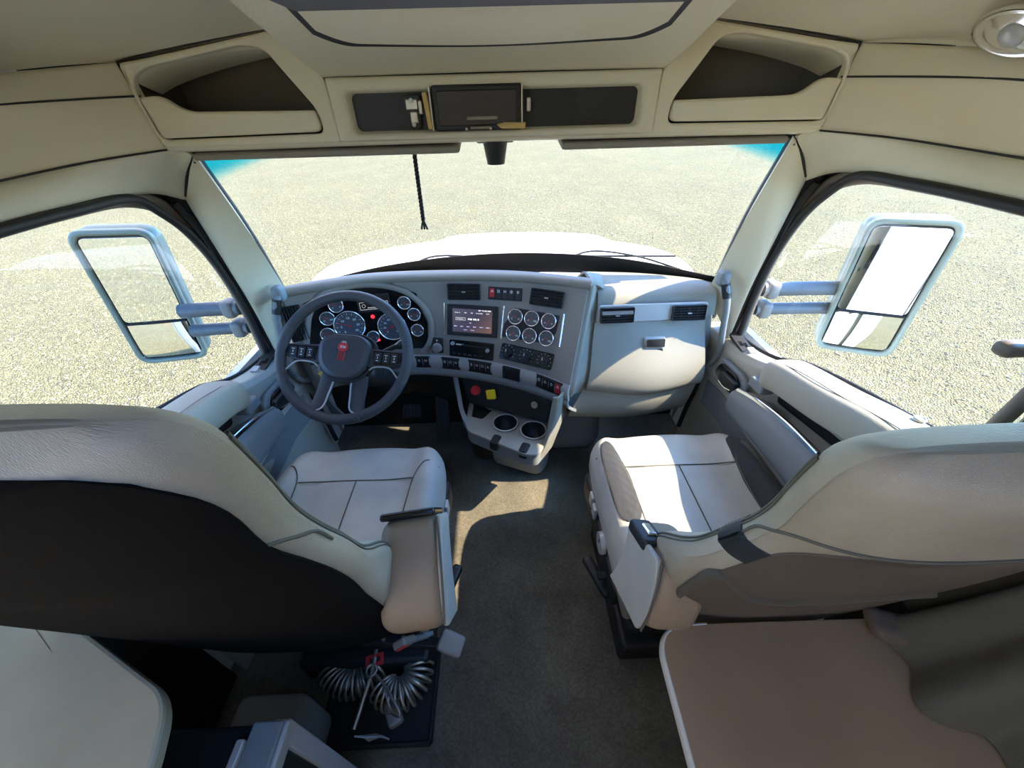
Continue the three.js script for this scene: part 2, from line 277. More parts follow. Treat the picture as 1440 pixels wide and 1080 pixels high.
  struct('baseboard_' + nm, side(T(rbox(0.05, 0.86, 1.4, 0.01), 1.012, 0.43, 0.2), s), M.rubber);
}
// dark gaps between the trim panels
for (const s of [1, -1]) {
  const g = structGroup('trim_11'), G = (pts, r) => obj('panel_gap', side(tube(pts, r, 40, false, 6), s), M.seal, g);
  G([[.843, 1.527, -1.172], [.928, 1.519, -1.042], [.976, 1.508, -.89], [.988, 1.503, -.8], [.998, 1.5015, -.4]], .0022);
  G([[.846, 1.637, -1.174], [.913, 1.633, -1.081], [.979, 1.626, -.951], [.996, 1.614, -.8], [1.0, 1.607, -.4]], .002);
  G([[.842, 1.535, -1.170], [.850, 1.585, -1.170], [.852, 1.64, -1.170], [.859, 1.697, -1.170]], .0022);
  G([[.859, 1.699, -1.168], [.80, 1.708, -1.166], [.65, 1.729, -1.166], [.5, 1.749, -1.166]], .0022);
  G([[.803, 1.497, -1.198], [.868, 1.462, -1.238], [.925, 1.402, -1.270]], .003);
}
// header below the pods, windshield corner blocks
{
  const hd = (x0, x1) => net([[[x0, 1.532, -1.178], [0, 1.532, -1.178], [x1, 1.532, -1.178]], [[x0, 1.522, -1.186], [0, 1.525, -1.184], [x1, 1.522, -1.186]], [[x0, 1.518, -1.21], [0, 1.522, -1.22], [x1, 1.518, -1.21]], [[x0, 1.535, -1.27], [0, 1.54, -1.32], [x1, 1.535, -1.27]]]);
  struct('trim_8', surf(hd(-.85, .85), 30, 8, -0.01, 1.7, 0.1), M.head);
}
struct('floor_tunnel', T(softBox(.42, .50, .40, .08, 10, 10, 10), .0, .25, -1.62), M.rubber);
// cover over the pods, out of view
struct('trim_9', [T(box(1.9, 0.02, 0.40), 0, 1.835, -1.22), TR(box(1.9, 0.02, 0.34), 0, 1.68, -1.41, -75 * D), ...[1, -1].map((s) => TR(box(0.02, 0.34, 0.34), s * .96, 1.66, -1.27, 0, s * 0.5))], M.rubber);
// windows
{
  const cw = net([[[-.93, .93, -1.56], [-.5, .95, -1.70], [0, .96, -1.74], [.5, .95, -1.70], [.93, .93, -1.56]], [[-.89, 1.22, -1.42], [-.5, 1.24, -1.51], [0, 1.25, -1.545], [.5, 1.24, -1.51], [.89, 1.22, -1.42]], [[-.84, 1.56, -1.225], [-.45, 1.565, -1.31], [0, 1.57, -1.335], [.45, 1.565, -1.31], [.84, 1.56, -1.225]]]);
  const g = obj('window_1', surf(cw, 40, 20, 0), M.glass); g.userData = { kind: 'structure' };
  // blue shade band along the top of the windshield, deepest in the corners
  for (const s of [1, -1]) { const sb = (u, v) => { const uu = s > 0 ? lerp(0.72, 0.985, u) : lerp(0.015, 0.28, u); const k = s > 0 ? u : 1 - u; const p = cw(uu, lerp(lerp(0.97, 0.80, Math.pow(k, 1.2)), 0.998, v)); p.z += 0.004; p.y += 0; return p; }; const t = obj('shade_band', surf(sb, 14, 10, 0), M.tint); t.userData = { kind: 'structure', label: 'blue shade band in the corner of the windshield' }; }
  // dark frit strip along the foot of the windshield
  const fr = (u, v) => { const p = cw(u, lerp(0.0, 0.20, v * (0.45 + 0.55 * Math.sin(Math.PI * clamp(u, 0, 1))))); p.z += 0.006; return p; };
  const f = obj('trim_10', surf(fr, 40, 4, 0.003), M.frameBrown); f.userData = { kind: 'structure' }; f.material = M.rubber;
}

// ---------- doors ----------
const sillH = (z) => { const k = [[-1.6, .775], [-1.4, .785], [-1.25, .80], [-1.12, .835], [-1.02, .885], [-.9, .918], [-.55, .985], [-.2, 1.0]]; for (let i = 0; i < k.length - 1; i++) if (z <= k[i + 1][0]) return lerp(k[i][1], k[i + 1][1], smooth(0, 1, (z - k[i][0]) / (k[i + 1][0] - k[i][0])) * 0.5 + 0.5 * clamp((z - k[i][0]) / (k[i + 1][0] - k[i][0]), 0, 1)); return 1.0; };
for (const s of [1, -1]) {
  const door = structGroup(s > 0 ? 'door_2' : 'door_1'); door.userData.label = s > 0 ? 'passenger door panel with sunlit sill pad and dark pocket' : 'driver door panel with blue lit sill in shade';
  const P = (name, g, m) => obj(name, side(Array.isArray(g) ? merge(g) : g, s), m, door);
  const rows = [], zs = [-1.52, -1.4, -1.3, -1.2, -1.1, -1.0, -.88, -.74, -.62, -.5];
  const prof = [(z, h) => [.985, h], (z, h) => [.955, h + .004], (z, h) => [lerp(.915, .93, smooth(-1.1, -1, z)), h], (z, h) => [.90, h - .025], (z, h) => [lerp(.905, .91, smooth(-1.2, -1, z)), h - .08],
    (z, h) => [lerp(.905, .955, smooth(-1.12, -.98, z)), lerp(.70, .765, smooth(-1.2, -1.0, z)) + 0.0], (z) => [lerp(.905, .945, smooth(-1.12, -.98, z)), lerp(.67, .725, smooth(-1.2, -1, z))],
    (z) => [lerp(.90, .885, smooth(-1.15, -1.0, z)), lerp(.64, .755, smooth(-1.25, -1.0, z))], (z) => [lerp(.90, .862, smooth(-1.15, -1.0, z)), lerp(.61, .735, smooth(-1.25, -1.0, z))],
    (z) => [lerp(.905, .868, smooth(-1.2, -1.0, z)), .62], (z) => [.91, .45], (z) => [.935, .42], (z) => [.94, .25], (z) => [.94, .04]];
  for (const f of prof) rows.push(zs.map((z) => { const [x, y] = f(z, sillH(z)); return [x, y, z]; }));
  P('door_panel', surf(net(rows, true), 60, 65, -0.01, 1, 1), M.doorTrim);
  // grey lower insert
  const ins = [[.905, .60], [.908, .53], [.908, .47]].map(([x, y]) => [-1.36, -1.2, -1.05, -.9, -.7, -.5].map((z) => [x - .004 - (z > -1.1 ? .03 : 0) * (y > .55 ? 1 : .4), y - (z < -1.3 ? .02 : 0), z]));
  P('lower_insert', surf(net(ins), 30, 8, -0.012), M.doorGrey);
  // padded sill
  const pad = [[.982, .006], [.955, .020], [.885, .022], [.858, .006], [.854, -.035], [.866, -.078], [.90, -.085]].map(([x, dy]) => [-1.045, -1.02, -.95, -.8, -.65, -.5].map((z, i) => [i === 0 ? .93 + (x - .93) * 0.55 : x, sillH(z) + dy * (i === 0 ? 0.35 : 1) + (i === 0 ? -.005 : 0), z]));
  P('sill_pad', surf(net(pad), 30, 18, -0.02, .6, .2), M.sillPad);
  P('pad_stitch', tube([-1.02, -.9, -.75, -.6, -.5].map((z) => [.880, sillH(z) + .0215, z]), 0.0014, 30), M.stitch);
  // switch plate on the sill
  const sp = new THREE.Group(); sp.name = 'switch_plate'; door.add(sp);
  const zc = -1.265, plate = TR(ext(roundPoly([[-.024, -.085], [.024, -.085], [.024, .085], [-.024, .085]], .018), .008, .002), .938, sillH(zc) + .006, zc, -Math.PI / 2 + .14, 0, 0);
  obj('plate', side(plate, s), M.black, sp);
  for (const [dx, dz, w, l] of [[-.006, -.055, .026, .028], [-.008, -.012, .02, .036], [.008, .0, .012, .03], [0, .05, .028, .03]]) obj('switch', side(TR(rbox(w, .008, l, .003), .938 + dx, sillH(zc + dz) + .013, zc + dz, .14, 0, 0), s), dz === .05 ? M.silver : M.blackGloss, sp);
  // handle recess, lever and chrome grab bar
  const hb = new THREE.Group(); hb.name = 'door_handle'; door.add(hb);
  const rec = ext(roundPoly([[-.13, -.035], [-.10, .045], [.05, .06], [.10, .03], [.08, -.04], [.0, -.055]], .025), .02, .006);
  obj('handle_bezel', side(TR(rec, .897, .705, -1.18, 0, -Math.PI / 2, .0).applyMatrix4(new THREE.Matrix4()), s), M.doorGrey, hb);
  const inn = ext(roundPoly([[-.10, -.028], [-.08, .034], [.035, .045], [.07, .02], [.055, -.03], [0, -.042]], .02), .01, .003);
  obj('handle_recess', side(TR(inn, .876, .706, -1.18, 0, -Math.PI / 2, 0), s), M.blackGloss, hb);
  obj('lever', side(TR(ext(roundPoly([[-.055, -.022], [-.05, .02], [.05, .03], [.06, 0], [.04, -.012]], .01), .018, .004), .866, .71, -1.165, 0, -Math.PI / 2, 0), s), M.black, hb);
  obj('lever_edge', side(tube([[.850, .685, -1.21], [.846, .69, -1.16], [.85, .70, -1.125]], .0035, 16), s), M.chrome, hb);
  obj('handle_hood', side(TR(ext(roundPoly([[-.02, -.02], [-.01, .02], [.06, .012], [.06, -.02]], .008), .05, .006), .915, .79, -1.06, 0, -Math.PI / 2, .1), s), M.doorGrey, hb);
  P('chrome_bar', surf(net([[[.872, .728, -1.10], [.874, .765, -.98], [.876, .792, -.80], [.876, .80, -.55]], [[.858, .732, -1.10], [.860, .770, -.98], [.862, .798, -.80], [.862, .806, -.55]], [[.852, .722, -1.10], [.853, .758, -.98], [.855, .785, -.80], [.855, .795, -.55]]]), 30, 8, -0.006), M.chrome);
  P('grab_bar', surf(net([[[.858, .722, -1.11], [.858, .758, -.98], [.86, .785, -.80], [.86, .795, -.55]], [[.840, .69, -1.11], [.835, .725, -.98], [.835, .75, -.80], [.835, .76, -.55]], [[.85, .62, -1.11], [.843, .64, -.98], [.842, .66, -.80], [.842, .66, -.55]], [[.89, .59, -1.11], [.885, .60, -.98], [.88, .60, -.80], [.88, .60, -.55]]]), 30, 14, -0.01), M.doorGrey);
  P('door_pocket', TR(softBox(.03, .075, .30, .03, 6, 12, 20), .945, .80, -.86, -.16, 0, 0.15), M.rubber);
  P('lock_knob', [TR(ringGeo(.013, .006, .004), .955, sillH(-.63) + .024, -.63, -Math.PI / 2, 0, 0), T(cyl(.007, .007, .006), .955, sillH(-.63) + .024, -.63)], M.steel);
  // window glass, weather strips and outer seal
  const O = [[-1.366, .79], [-1.366, 1.0], [-1.337, 1.17], [-1.28, 1.30], [-1.215, 1.375], [-1.13, 1.41], [-.95, 1.422], [-.6, 1.42]];
  P('window_frame', [tube(O.map(([z, y]) => [.984, y + .006, z]), .013, 60), tube(O.map(([z, y]) => [.982, y + .02, z - .018 * (z < -1.15 ? 1 : 0.2)]), .012, 60), tube([[.99, 1.42, -.62], [.99, 1.42, -.55], [.99, 1.3, -.535], [.99, 1.0, -.54]], .014, 20)], M.frameBrown);
  P('door_seal', [tube(O.map(([z, y]) => [.955, y + (z > -1.2 ? .012 : .004), z + (z < -1.2 ? .012 : 0)].map((q, i) => q + (i === 2 && z < -1.2 ? .018 : 0))), .012, 60), tube([[.955, 1.39, -1.255], [.952, 1.3, -1.298], [.948, 1.17, -1.33], [.945, 1.0, -1.355], [.94, .8, -1.365], [.925, .62, -1.40], [.905, .42, -1.44], [.90, .2, -1.46]], .011, 40)], M.seal);
  { const oc = curve(O.map(([z, y]) => [0, y, z])); P('frame_filler', surf((u, v) => { const p = oc.getPoint(u), tn = oc.getTangent(u); return V(.978 + .012 * v, p.y + tn.z * (.012 + .055 * v), p.z - tn.y * (.012 + .05 * v)); }, 50, 4, .004), M.seal); }
  P('belt_strip', tube([-1.40, -1.25, -1.12, -1.02, -.9, -.55].map((z) => [.985, sillH(z) + .006, z]), .007, 40), M.seal);
  const gp = O.map(([z, y]) => [z, y]); const sh = new THREE.Shape(); gp.forEach(([z, y], i) => i ? sh.lineTo(z, y) : sh.moveTo(z, y)); sh.lineTo(-.53, 1.42); sh.lineTo(-.53, .97); sh.lineTo(-1.0, .87); sh.closePath();
  P('door_glass', TR(new THREE.ShapeGeometry(sh, 8), .99, 0, 0, 0, -Math.PI / 2, 0).applyMatrix4(new THREE.Matrix4()), M.glass);
}

// ---------- overhead: pods, console, upper locker, soffit ----------
{
  const oc = thing('overhead_console', 'beige overhead console across the header with a dark recessed slot', 'console');
  // pods left and right with an open cubby each
  for (const s of [1, -1]) {
    const pd = thing('overhead_cubby', s > 0 ? 'beige overhead cubby above the passenger side of the windshield' : 'beige overhead cubby above the steering wheel side of the windshield', 'cubby');
    const out = roundPoly([[.395, 1.532], [.842, 1.532], [.85, 1.62], [.856, 1.697], [.80, 1.703], [.497, 1.745], [.44, 1.71], [.40, 1.66]], .012);
    const hole = roundPoly([[.432, 1.552], [.838, 1.548], [.849, 1.638], [.838, 1.672], [.80, 1.688], [.57, 1.722], [.52, 1.716], [.436, 1.600]], .02);
    out.holes.push(hole);
    obj('pod_face', side(TR(ext(out, .022, .005), 0, 0, -1.185), s), M.head, pd);
    // front panel whose top edge is the lip of the cubby
    const lid = roundPoly([[.436, 1.556, .02], [.834, 1.551, .008], [.845, 1.634, .008], [.795, 1.637, .02], [.752, 1.604, .03], [.441, 1.600, .008]], .01);
    obj('cubby_lip', side(TR(ext(lid, .02, .006), 0, 0, -1.182), s), M.head, pd);
    const bk = [TR(box(.48, .22, .01), .63, 1.64, -1.36), TR(box(.48, .01, .19), .63, 1.575, -1.275), TR(box(.5, .01, .19), .62, 1.735, -1.275, 0, 0, -.14), TR(box(.01, .2, .19), .425, 1.64, -1.275), TR(box(.01, .2, .19), .865, 1.64, -1.275)];
    obj('cubby_liner', side(merge(bk), s), M.cubby, pd); obj('lid_backing', side(T(box(.43, .055, .004), .635, 1.572, -1.192), s), M.rubber, pd);
    // rounded brow inside the top edge of the opening
    obj('cubby_brow', side(surf(net([[[.52, 1.722, -1.183], [.68, 1.715, -1.183], [.80, 1.692, -1.183], [.848, 1.665, -1.183]], [[.52, 1.715, -1.20], [.68, 1.704, -1.205], [.80, 1.68, -1.205], [.845, 1.655, -1.20]], [[.52, 1.712, -1.27], [.68, 1.69, -1.29], [.80, 1.662, -1.28], [.845, 1.64, -1.25]]]), 20, 8, -.006), s), M.head, pd);
  }
  const loop = (hw, y0, y1, r, z) => { const p = []; const c = [[hw, y0, -90], [hw, y1, 0], [-hw, y1, 90], [-hw, y0, 180]]; for (const [x, y, a] of c) for (let i = 0; i <= 6; i++) { const t = (a + i * 15) * D; p.push([x - Math.sign(x) * r + r * Math.cos(t), y + (y === y0 ? r : -r) + r * Math.sin(t), z]); } p.push(p[0]); return p; };
  { const L = [loop(.398, 1.533, 1.662, .003, -1.185), loop(.397, 1.534, 1.661, .004, -1.160), loop(.392, 1.538, 1.657, .006, -1.155), loop(.366, 1.546, 1.640, .016, -1.155), loop(.357, 1.550, 1.634, .016, -1.160), loop(.352, 1.553, 1.630, .014, -1.183)]; obj('console_face', surf((u, v) => { const i = Math.min(27, Math.floor(u * 28)), f = u * 28 - i, j = Math.min(4, Math.floor(v * 5)), g = v * 5 - j; const q = (k) => V(...L[k][i]).lerp(V(...L[k][i + 1]), f); return q(j).lerp(q(j + 1), g); }, 28, 5, 0), M.head, oc); }
  obj('slot_liner', merge([T(box(.74, .1, .006), 0, 1.59, -1.186), T(box(.74, .006, .02), 0, 1.545, -1.175), T(box(.74, .006, .02), 0, 1.636, -1.175)]), M.black, oc);
  // valance curving from the console to the upper locker
  const val = net([[[-.402, 1.662, -1.165], [0, 1.664, -1.165], [.402, 1.662, -1.165]], [[-.402, 1.668, -1.14], [0, 1.672, -1.14], [.402, 1.668, -1.14]], [[-.402, 1.69, -1.04], [0, 1.694, -1.04], [.402, 1.69, -1.04]], [[-.402, 1.715, -.95], [0, 1.70, -.97], [.402, 1.715, -.95]], [[-.402, 1.75, -.82], [0, 1.73, -.84], [.402, 1.75, -.82]], [[-.402, 1.80, -.66], [0, 1.78, -.68], [.402, 1.80, -.66]]]);
  obj('valance', surf(val, 20, 40, .012, .8, .6), M.head, oc);
  for (const s of [1, -1]) obj('valance_side', side(surf(net([[[.395, 1.665, -1.165], [.398, 1.715, -.95], [.40, 1.80, -.66]], [[.415, 1.70, -1.163], [.418, 1.745, -.95], [.42, 1.815, -.66]], [[.44, 1.76, -1.16], [.435, 1.80, -.95], [.44, 1.84, -.66]]]), 20, 6, -.008), s), M.head, oc);
  const lockPt = (u, v, z0, w, dy) => { const x = lerp(-w, w, u), q = Math.min(u, 1 - u) * 2 * w, zz = lerp(z0 + .05 * Math.pow(Math.max(0, 1 - q / .06), 2), -.80, v); let a = 0, b = 1; for (let i = 0; i < 24; i++) { const m = (a + b) / 2; if (val(.5 + x / .804, m).z < zz) a = m; else b = m; } const p = val(.5 + x / .804, a); return V(x, p.y - dy, zz); };
  const lk = thing('upper_locker', 'long beige flap of the upper locker above the console', 'locker');
  obj('locker_door', surf((u, v) => lockPt(u, v, -.958, .306, .005), 60, 10, -.002), M.head, lk);
  obj('door_gap', surf((u, v) => lockPt(u, v, -.985, .322, .0022), 60, 10, -.0008), M.rubber, lk);
  obj('locker_slot', T(rbox(.585, .03, .10, .01), 0, 1.738, -.738), M.rubber, lk);
  // things in the slot of the console
  const mic = thing('microphone_clip', 'small grey metal clip screwed to the dark overhead slot', 'clip', [-.205, 1.592, -1.178]);
  obj('clip_plate', ext(roundPoly([[-.026, .032], [.022, .034], [.016, -.036], [-.012, -.036]], .01), .008, .002), M.black, mic);
  obj('clip_block', [TR(rbox(.03, .022, .012, .003), 0, .014, .01), TR(rbox(.02, .026, .01, .004), .002, -.012, .01)], M.steel, mic);
  for (const y of [.022, -.026]) obj('screw', TR(cyl(.005, .005, .004, 12), 0, y, .018, Math.PI / 2, 0, 0), M.silver, mic);
  const ph = thing('overhead_screen_tray', 'black slanted tray box in the middle of the overhead slot', 'tray', [-.045, 1.594, -1.168]);
  obj('tray_body', [T(rbox(.215, .092, .03, .006), 0, .002, .005)], M.black, ph);
  obj('tray_face', T(rbox(.19, .07, .004, .003), 0, .002, .021), M.blackGloss, ph);
  obj('tray_slot', [T(rbox(.075, .007, .004, .002), .01, -.018, .024), T(rbox(.05, .005, .004, .002), .005, -.038, .022)], M.visor, ph);
  for (const x of [-.03, .03]) obj('latch', T(rbox(.006, .006, .004, .002), x, -.04, .023), M.steel, ph);
  for (const x of [-.112, .108]) obj('side_bracket', T(rbox(.004, .09, .02, .001), x, .003, .012), M.steel, ph);
  const foam = (pts, label) => tag(obj('foam_strip', TR(ext(roundPoly(pts, .003), .01, .002), 0, 0, -1.148), M.tan), label, 'strip');
  foam([[-.168, 1.556], [-.158, 1.556], [-.163, 1.630], [-.174, 1.629]], 'upright tan foam strip at the left end of the black tray');
  foam([[.00, 1.562], [.012, 1.553], [.07, 1.552], [.072, 1.565], [.02, 1.566]], 'torn tan foam strip under the lower right corner of the tray');
  for (const [x, l] of [[-.183, 'small pale clip just left of the upright tan foam strip'], [.08, 'small pale clip at the right end of the black overhead tray']]) tag(obj('bracket_clip', T(rbox(.01, .028, .012, .003), x, 1.60, -1.158), M.steel), l, 'clip');
}
// sun visors folded flat under the header
for (const [x0, x1, l] of [[-.80, -.10, 'grey sun visor folded under the header above the steering wheel'], [.17, .78, 'grey sun visor folded under the header on the passenger side']]) {
  const t = thing('sun_visor', l, 'visor', [(x0 + x1) / 2, 1.512, -1.235]);
  obj('visor_pad', TR(softBox(x1 - x0, .018, .10, .009, 40, 4, 12), 0, 0, 0, .12, 0, 0), M.visor, t); obj('pivot', TR(cyl(.008, .008, .05, 12), x0 < 0 ? -(x1 - x0) / 2 - .01 : (x1 - x0) / 2 + .01, 0, 0, 0, 0, Math.PI / 2), M.black, t);
}
{ const t = thing('windshield_sensor', 'small black tapered sensor hanging at the top of the windshield', 'sensor', [-.006, 1.505, -1.235]); obj('sensor_body', TR(new THREE.CylinderGeometry(.034, .024, .055, 24), 0, -.012, 0), M.black, t); obj('sensor_base', T(rbox(.10, .012, .05, .005), 0, .018, 0), M.visor, t); }
{ // braided cord
  const t = thing('hanging_cord', 'dark braided cord hanging from the header before the windshield', 'cord', [-.232, 1.52, -1.25]);
  for (let k = 0; k < 3; k++) { const p = []; for (let i = 0; i <= 48; i++) { const a = i * .85 + k * 2.09; p.push([Math.cos(a) * .0035 - .004 * i / 48, -i * .0042, Math.sin(a) * .0035]); } obj('strand', tube(p, .0032, 140, false, 6), M.black, t); }
  obj('tassel', [...[-1, 0, 1].map((k) => tube([[-.004, -.20, 0], [-.004 + k * .006, -.215, k * .003], [-.004 + k * .009, -.228, 0]], .0032, 8, false, 6))], M.black, t);
}
// dome lamps in the cove (unlit)
for (const s of [1, -1]) {
  const t = thing('dome_lamp', s > 0 ? 'oval chrome dome lamp in the cove above the passenger door' : 'oval chrome dome lamp in the cove above the driver door', 'lamp', [s * .94, 1.688, -.90], [.12, 0, -s * 1.0]);
  const rg = new THREE.LatheGeometry([[.0, .004], [.022, .006], [.03, .0], [.036, .004], [.042, .001], [.042, -.006]].map((p) => new THREE.Vector2(...p)), 40).rotateX(Math.PI).scale(1, 1, 2.1);
  obj('lamp_bezel', rg, M.chrome, t); obj('lamp_lens', T(new THREE.SphereGeometry(.02, 24, 12).scale(1, .5, 1.2), 0, -.006, 0), M.silver, t);
  obj('lamp_switch', T(rbox(.014, .008, .03, .003), 0, -.006, .055), M.blackGloss, t);
}

// ---------- dashboard ----------
const dashboard = thing('dashboard', 'dark grey dashboard wrapping the gauges and centre stack with pale passenger side', 'dashboard');
const herm = (P, x) => { const n = P.length; let i = 0; while (i < n - 2 && x > P[i + 1][0]) i++; const m = (k) => { const a = P[Math.max(k - 1, 0)], b = P[Math.min(k + 1, n - 1)]; return (b[1] - a[1]) / (b[0] - a[0]); }; const h = P[i + 1][0] - P[i][0], t = (x - P[i][0]) / h, t2 = t * t, t3 = t2 * t; return (2 * t3 - 3 * t2 + 1) * P[i][1] + (t3 - 2 * t2 + t) * h * m(i) + (3 * t2 - 2 * t3) * P[i + 1][1] + (t3 - t2) * h * m(i + 1); };
const TX = [[-.86, -1.43], [-.60, -1.535], [-.2, -1.545], [.1, -1.50], [.335, -1.41]], BX = [[-.84, -1.40], [-.6, -1.47], [-.41, -1.49], [-.23, -1.46], [-.035, -1.395], [.143, -1.30], [.255, -1.21]];
const face = (s, v) => { const xt = -.86 + 1.195 * s, xb = -.84 + 1.095 * s; return V(xt, 1.02, herm(TX, xt)).lerp(V(xb, .69, herm(BX, xb)), v); };
function frame(s, v) { const p = face(s, v), r = face(s + .004, v).sub(face(s - .004, v)).normalize(), dn = face(s, v + .01).sub(face(s, v - .01)).normalize(); const up = dn.negate(); const n = r.clone().cross(up).normalize(); up.crossVectors(n, r); return [p, r, up, n]; }
function seat_(g, s, v, off = 0, roll = 0) { const [p, r, up, n] = frame(s, v); g.matrixAutoUpdate = true; const m = new THREE.Matrix4().makeBasis(r, up, n); g.quaternion.setFromRotationMatrix(m); if (roll) g.rotateZ(roll); g.position.copy(p).addScaledVector(n, off); return g; }
function onFace(name, geo, mat, s, v, off = 0, parent = dashboard) { return seat_(obj(name, geo, mat, parent), s, v, off); }
function partOn(name, s, v, off = 0) { const g = new THREE.Group(); g.name = name; dashboard.add(g); return seat_(g, s, v, off); }
const d3 = (f) => f;
obj('dash_face', surf((u, v) => face(u, v), 60, 16, .012, 1.2, .35), M.dash, dashboard);
// silver strip under the face and the rounded underside
const strip = (u, v) => { const p = face(u, 1), [, , , n] = frame(clamp(u, .01, .99), .98); return p.clone().add(V(0, -.075 * v, 0)).addScaledVector(n, .012 * Math.sin(v * Math.PI) - .004 * v); };
obj('silver_strip', surf((u, v) => strip(lerp(.34, 1.0, u), v), 50, 8, .012, .8, .08), M.silver, dashboard);
const under = (u, v) => { const p = strip(lerp(.0, 1.0, u), 1), [, , , n] = frame(clamp(u, .01, .99), .98); return p.add(V(0, -.04 * Math.sin(v * Math.PI / 2) - .03 * v * v, 0)).addScaledVector(n, .03 * Math.sin(v * Math.PI) - .16 * v * v); };
obj('dash_underside', surf((u, v) => under(u, v), 50, 12, .012), M.doorGrey, dashboard);
obj('left_lower_strip', surf((u, v) => strip(lerp(0, .34, u), v), 20, 6, .012), M.dash, dashboard);
// top pad: lip, flat top back to the windshield
const lipz = (x) => herm(TX, x);
const topFn = net([0, .12, .25, .38, .5, .62, .75, .88, 1].map((u) => { const x = -.865 + 1.205 * u, z = lipz(clamp(x, -.86, .335)); return [V(x, 1.020, z + .003), V(x, 1.021, z + .012), V(x, 1.027, z + .015), V(x, 1.032, z + .006), V(x, 1.028, z - .03), V(x * .985, 1.0, z - .09), V(x * .97, .945, Math.min(z - .16, -1.60 - .05 * (1 - u * u)))]; }));
obj('dash_top', surf((u, v) => topFn(v, u), 60, 30, -.012, 1.2, .3), M.dashTop, dashboard);
obj('defrost_panel', surf((u, v) => { const x = lerp(-.12, .30, u), z = lerp(lipz(x) - .05, lipz(x) - .09, v); return V(x, 1.0335 - .014 * v, z + .02); }, 20, 4, .006), M.trim, dashboard);
// end cap of the centre stack facing the passenger
const cap = net([[0, .25, .5, .75, 1].map((v) => { const p = face(1, v); return [p.x, p.y, p.z]; }).concat([[.249, .645, -1.207], [.25, .61, -1.23]]), [0, .25, .5, .75, 1].map((v) => { const p = face(1, v); return [p.x + .022, p.y + .006 * (1 - v), p.z - .004]; }).concat([[.268, .645, -1.212], [.268, .61, -1.235]]), [0, .25, .5, .75, 1].map((v) => { const p = face(1, v); return [p.x + .045, p.y, p.z - .05]; }).concat([[.29, .645, -1.255], [.29, .60, -1.27]]), [[.40, 1.0, -1.50], [.388, .93, -1.43], [.376, .87, -1.395], [.366, .80, -1.357], [.356, .70, -1.306], [.346, .62, -1.296], [.33, .58, -1.30]]]);
obj('stack_side', surf((u, v) => cap(u, v), 24, 16, .01), M.dashGrey, dashboard);
obj('stack_cap_top', surf(net([[[.335, 1.020, -1.41], [.335, 1.034, -1.42], [.33, 1.034, -1.5], [.33, .97, -1.62]], [[.365, 1.01, -1.43], [.365, 1.025, -1.45], [.365, 1.02, -1.52], [.37, .97, -1.62]], [[.40, .98, -1.46], [.40, 1.005, -1.49], [.41, 1.0, -1.55], [.42, .97, -1.62]]]), 20, 10, .01), M.dashGrey, dashboard);
// ----- passenger side
const pt = net([[[.37, .985, -1.62], [.6, .975, -1.605], [.80, .965, -1.56], [.88, .955, -1.53]], [[.375, .985, -1.52], [.6, .978, -1.52], [.80, .972, -1.50], [.875, .96, -1.48]], [[.38, .972, -1.455], [.6, .968, -1.455], [.80, .964, -1.455], [.865, .955, -1.45]], [[.378, .945, -1.425], [.6, .943, -1.425], [.80, .943, -1.425], [.86, .935, -1.428]], [[.375, .885, -1.40], [.6, .882, -1.402], [.80, .88, -1.405], [.86, .878, -1.41]]]);
obj('passenger_top', surf((u, v) => pt(u, 1 - v), 30, 30, -.012, .5, .3).scale(1, 1, 1), M.dashGrey, dashboard);
const vp = partOn('vent_panel', .5, .5); vp.position.set(.588, .912, -1.382); vp.quaternion.identity(); vp.rotation.x = -.22;
obj('panel_frame', ext(roundPoly([[-.222, -.036], [.222, -.030], [.222, .036], [-.215, .036]], .012), .014, .003), M.silver, vp);
function makeVent(w, h, cols, rows, parent, x, y, z, closed) {
  const g = new THREE.Group(); g.name = 'air_vent'; parent.add(g); g.position.set(x, y, z);
  const o = roundPoly([[-w / 2, -h / 2], [w / 2, -h / 2], [w / 2, h / 2], [-w / 2, h / 2]], .006); o.holes.push(roundPoly([[-w / 2 + .004, -h / 2 + .004], [w / 2 - .004, -h / 2 + .004], [w / 2 - .004, h / 2 - .004], [-w / 2 + .004, h / 2 - .004]], .004));
  obj('vent_bezel', ext(o, .012, .002), M.black, g); obj('vent_back', T(box(w - .006, h - .006, .002), 0, 0, .0015), M.rubber, g);
  const sl = rbox(w - .012, .0035, .010, .001, 1); for (let k = 0; k < rows; k++) { const m = obj('slat', sl, M.black, g); m.position.set(0, -h / 2 + h * (k + 1) / (rows + 1), .006); m.rotation.x = .35; }
  const cl = box(.002, h - .01, .006); for (let k = 0; k < cols; k++) { const m = obj('vane', cl, M.black, g); m.position.set(-w / 2 + w * (k + 1) / (cols + 1), 0, .004); }
  obj('thumb_tab', T(rbox(.016, .005, .006, .0015), 0, 0, .013), M.silver, g);
  if (closed) obj('vent_flap', TR(rbox(w - .012, .02, .004, .0015), 0, h / 2 - .018, .010, -.5, 0, 0), M.dash, g);
  return g;
}
// sub-parts stay one level below: the passenger vents are parts of the dashboard
for (const [x, c] of [[.447, true], [.733, false]]) { const g = makeVent(.135, .062, 3, 5, dashboard, x, .913, -1.366, c); g.rotation.x = -.22; }
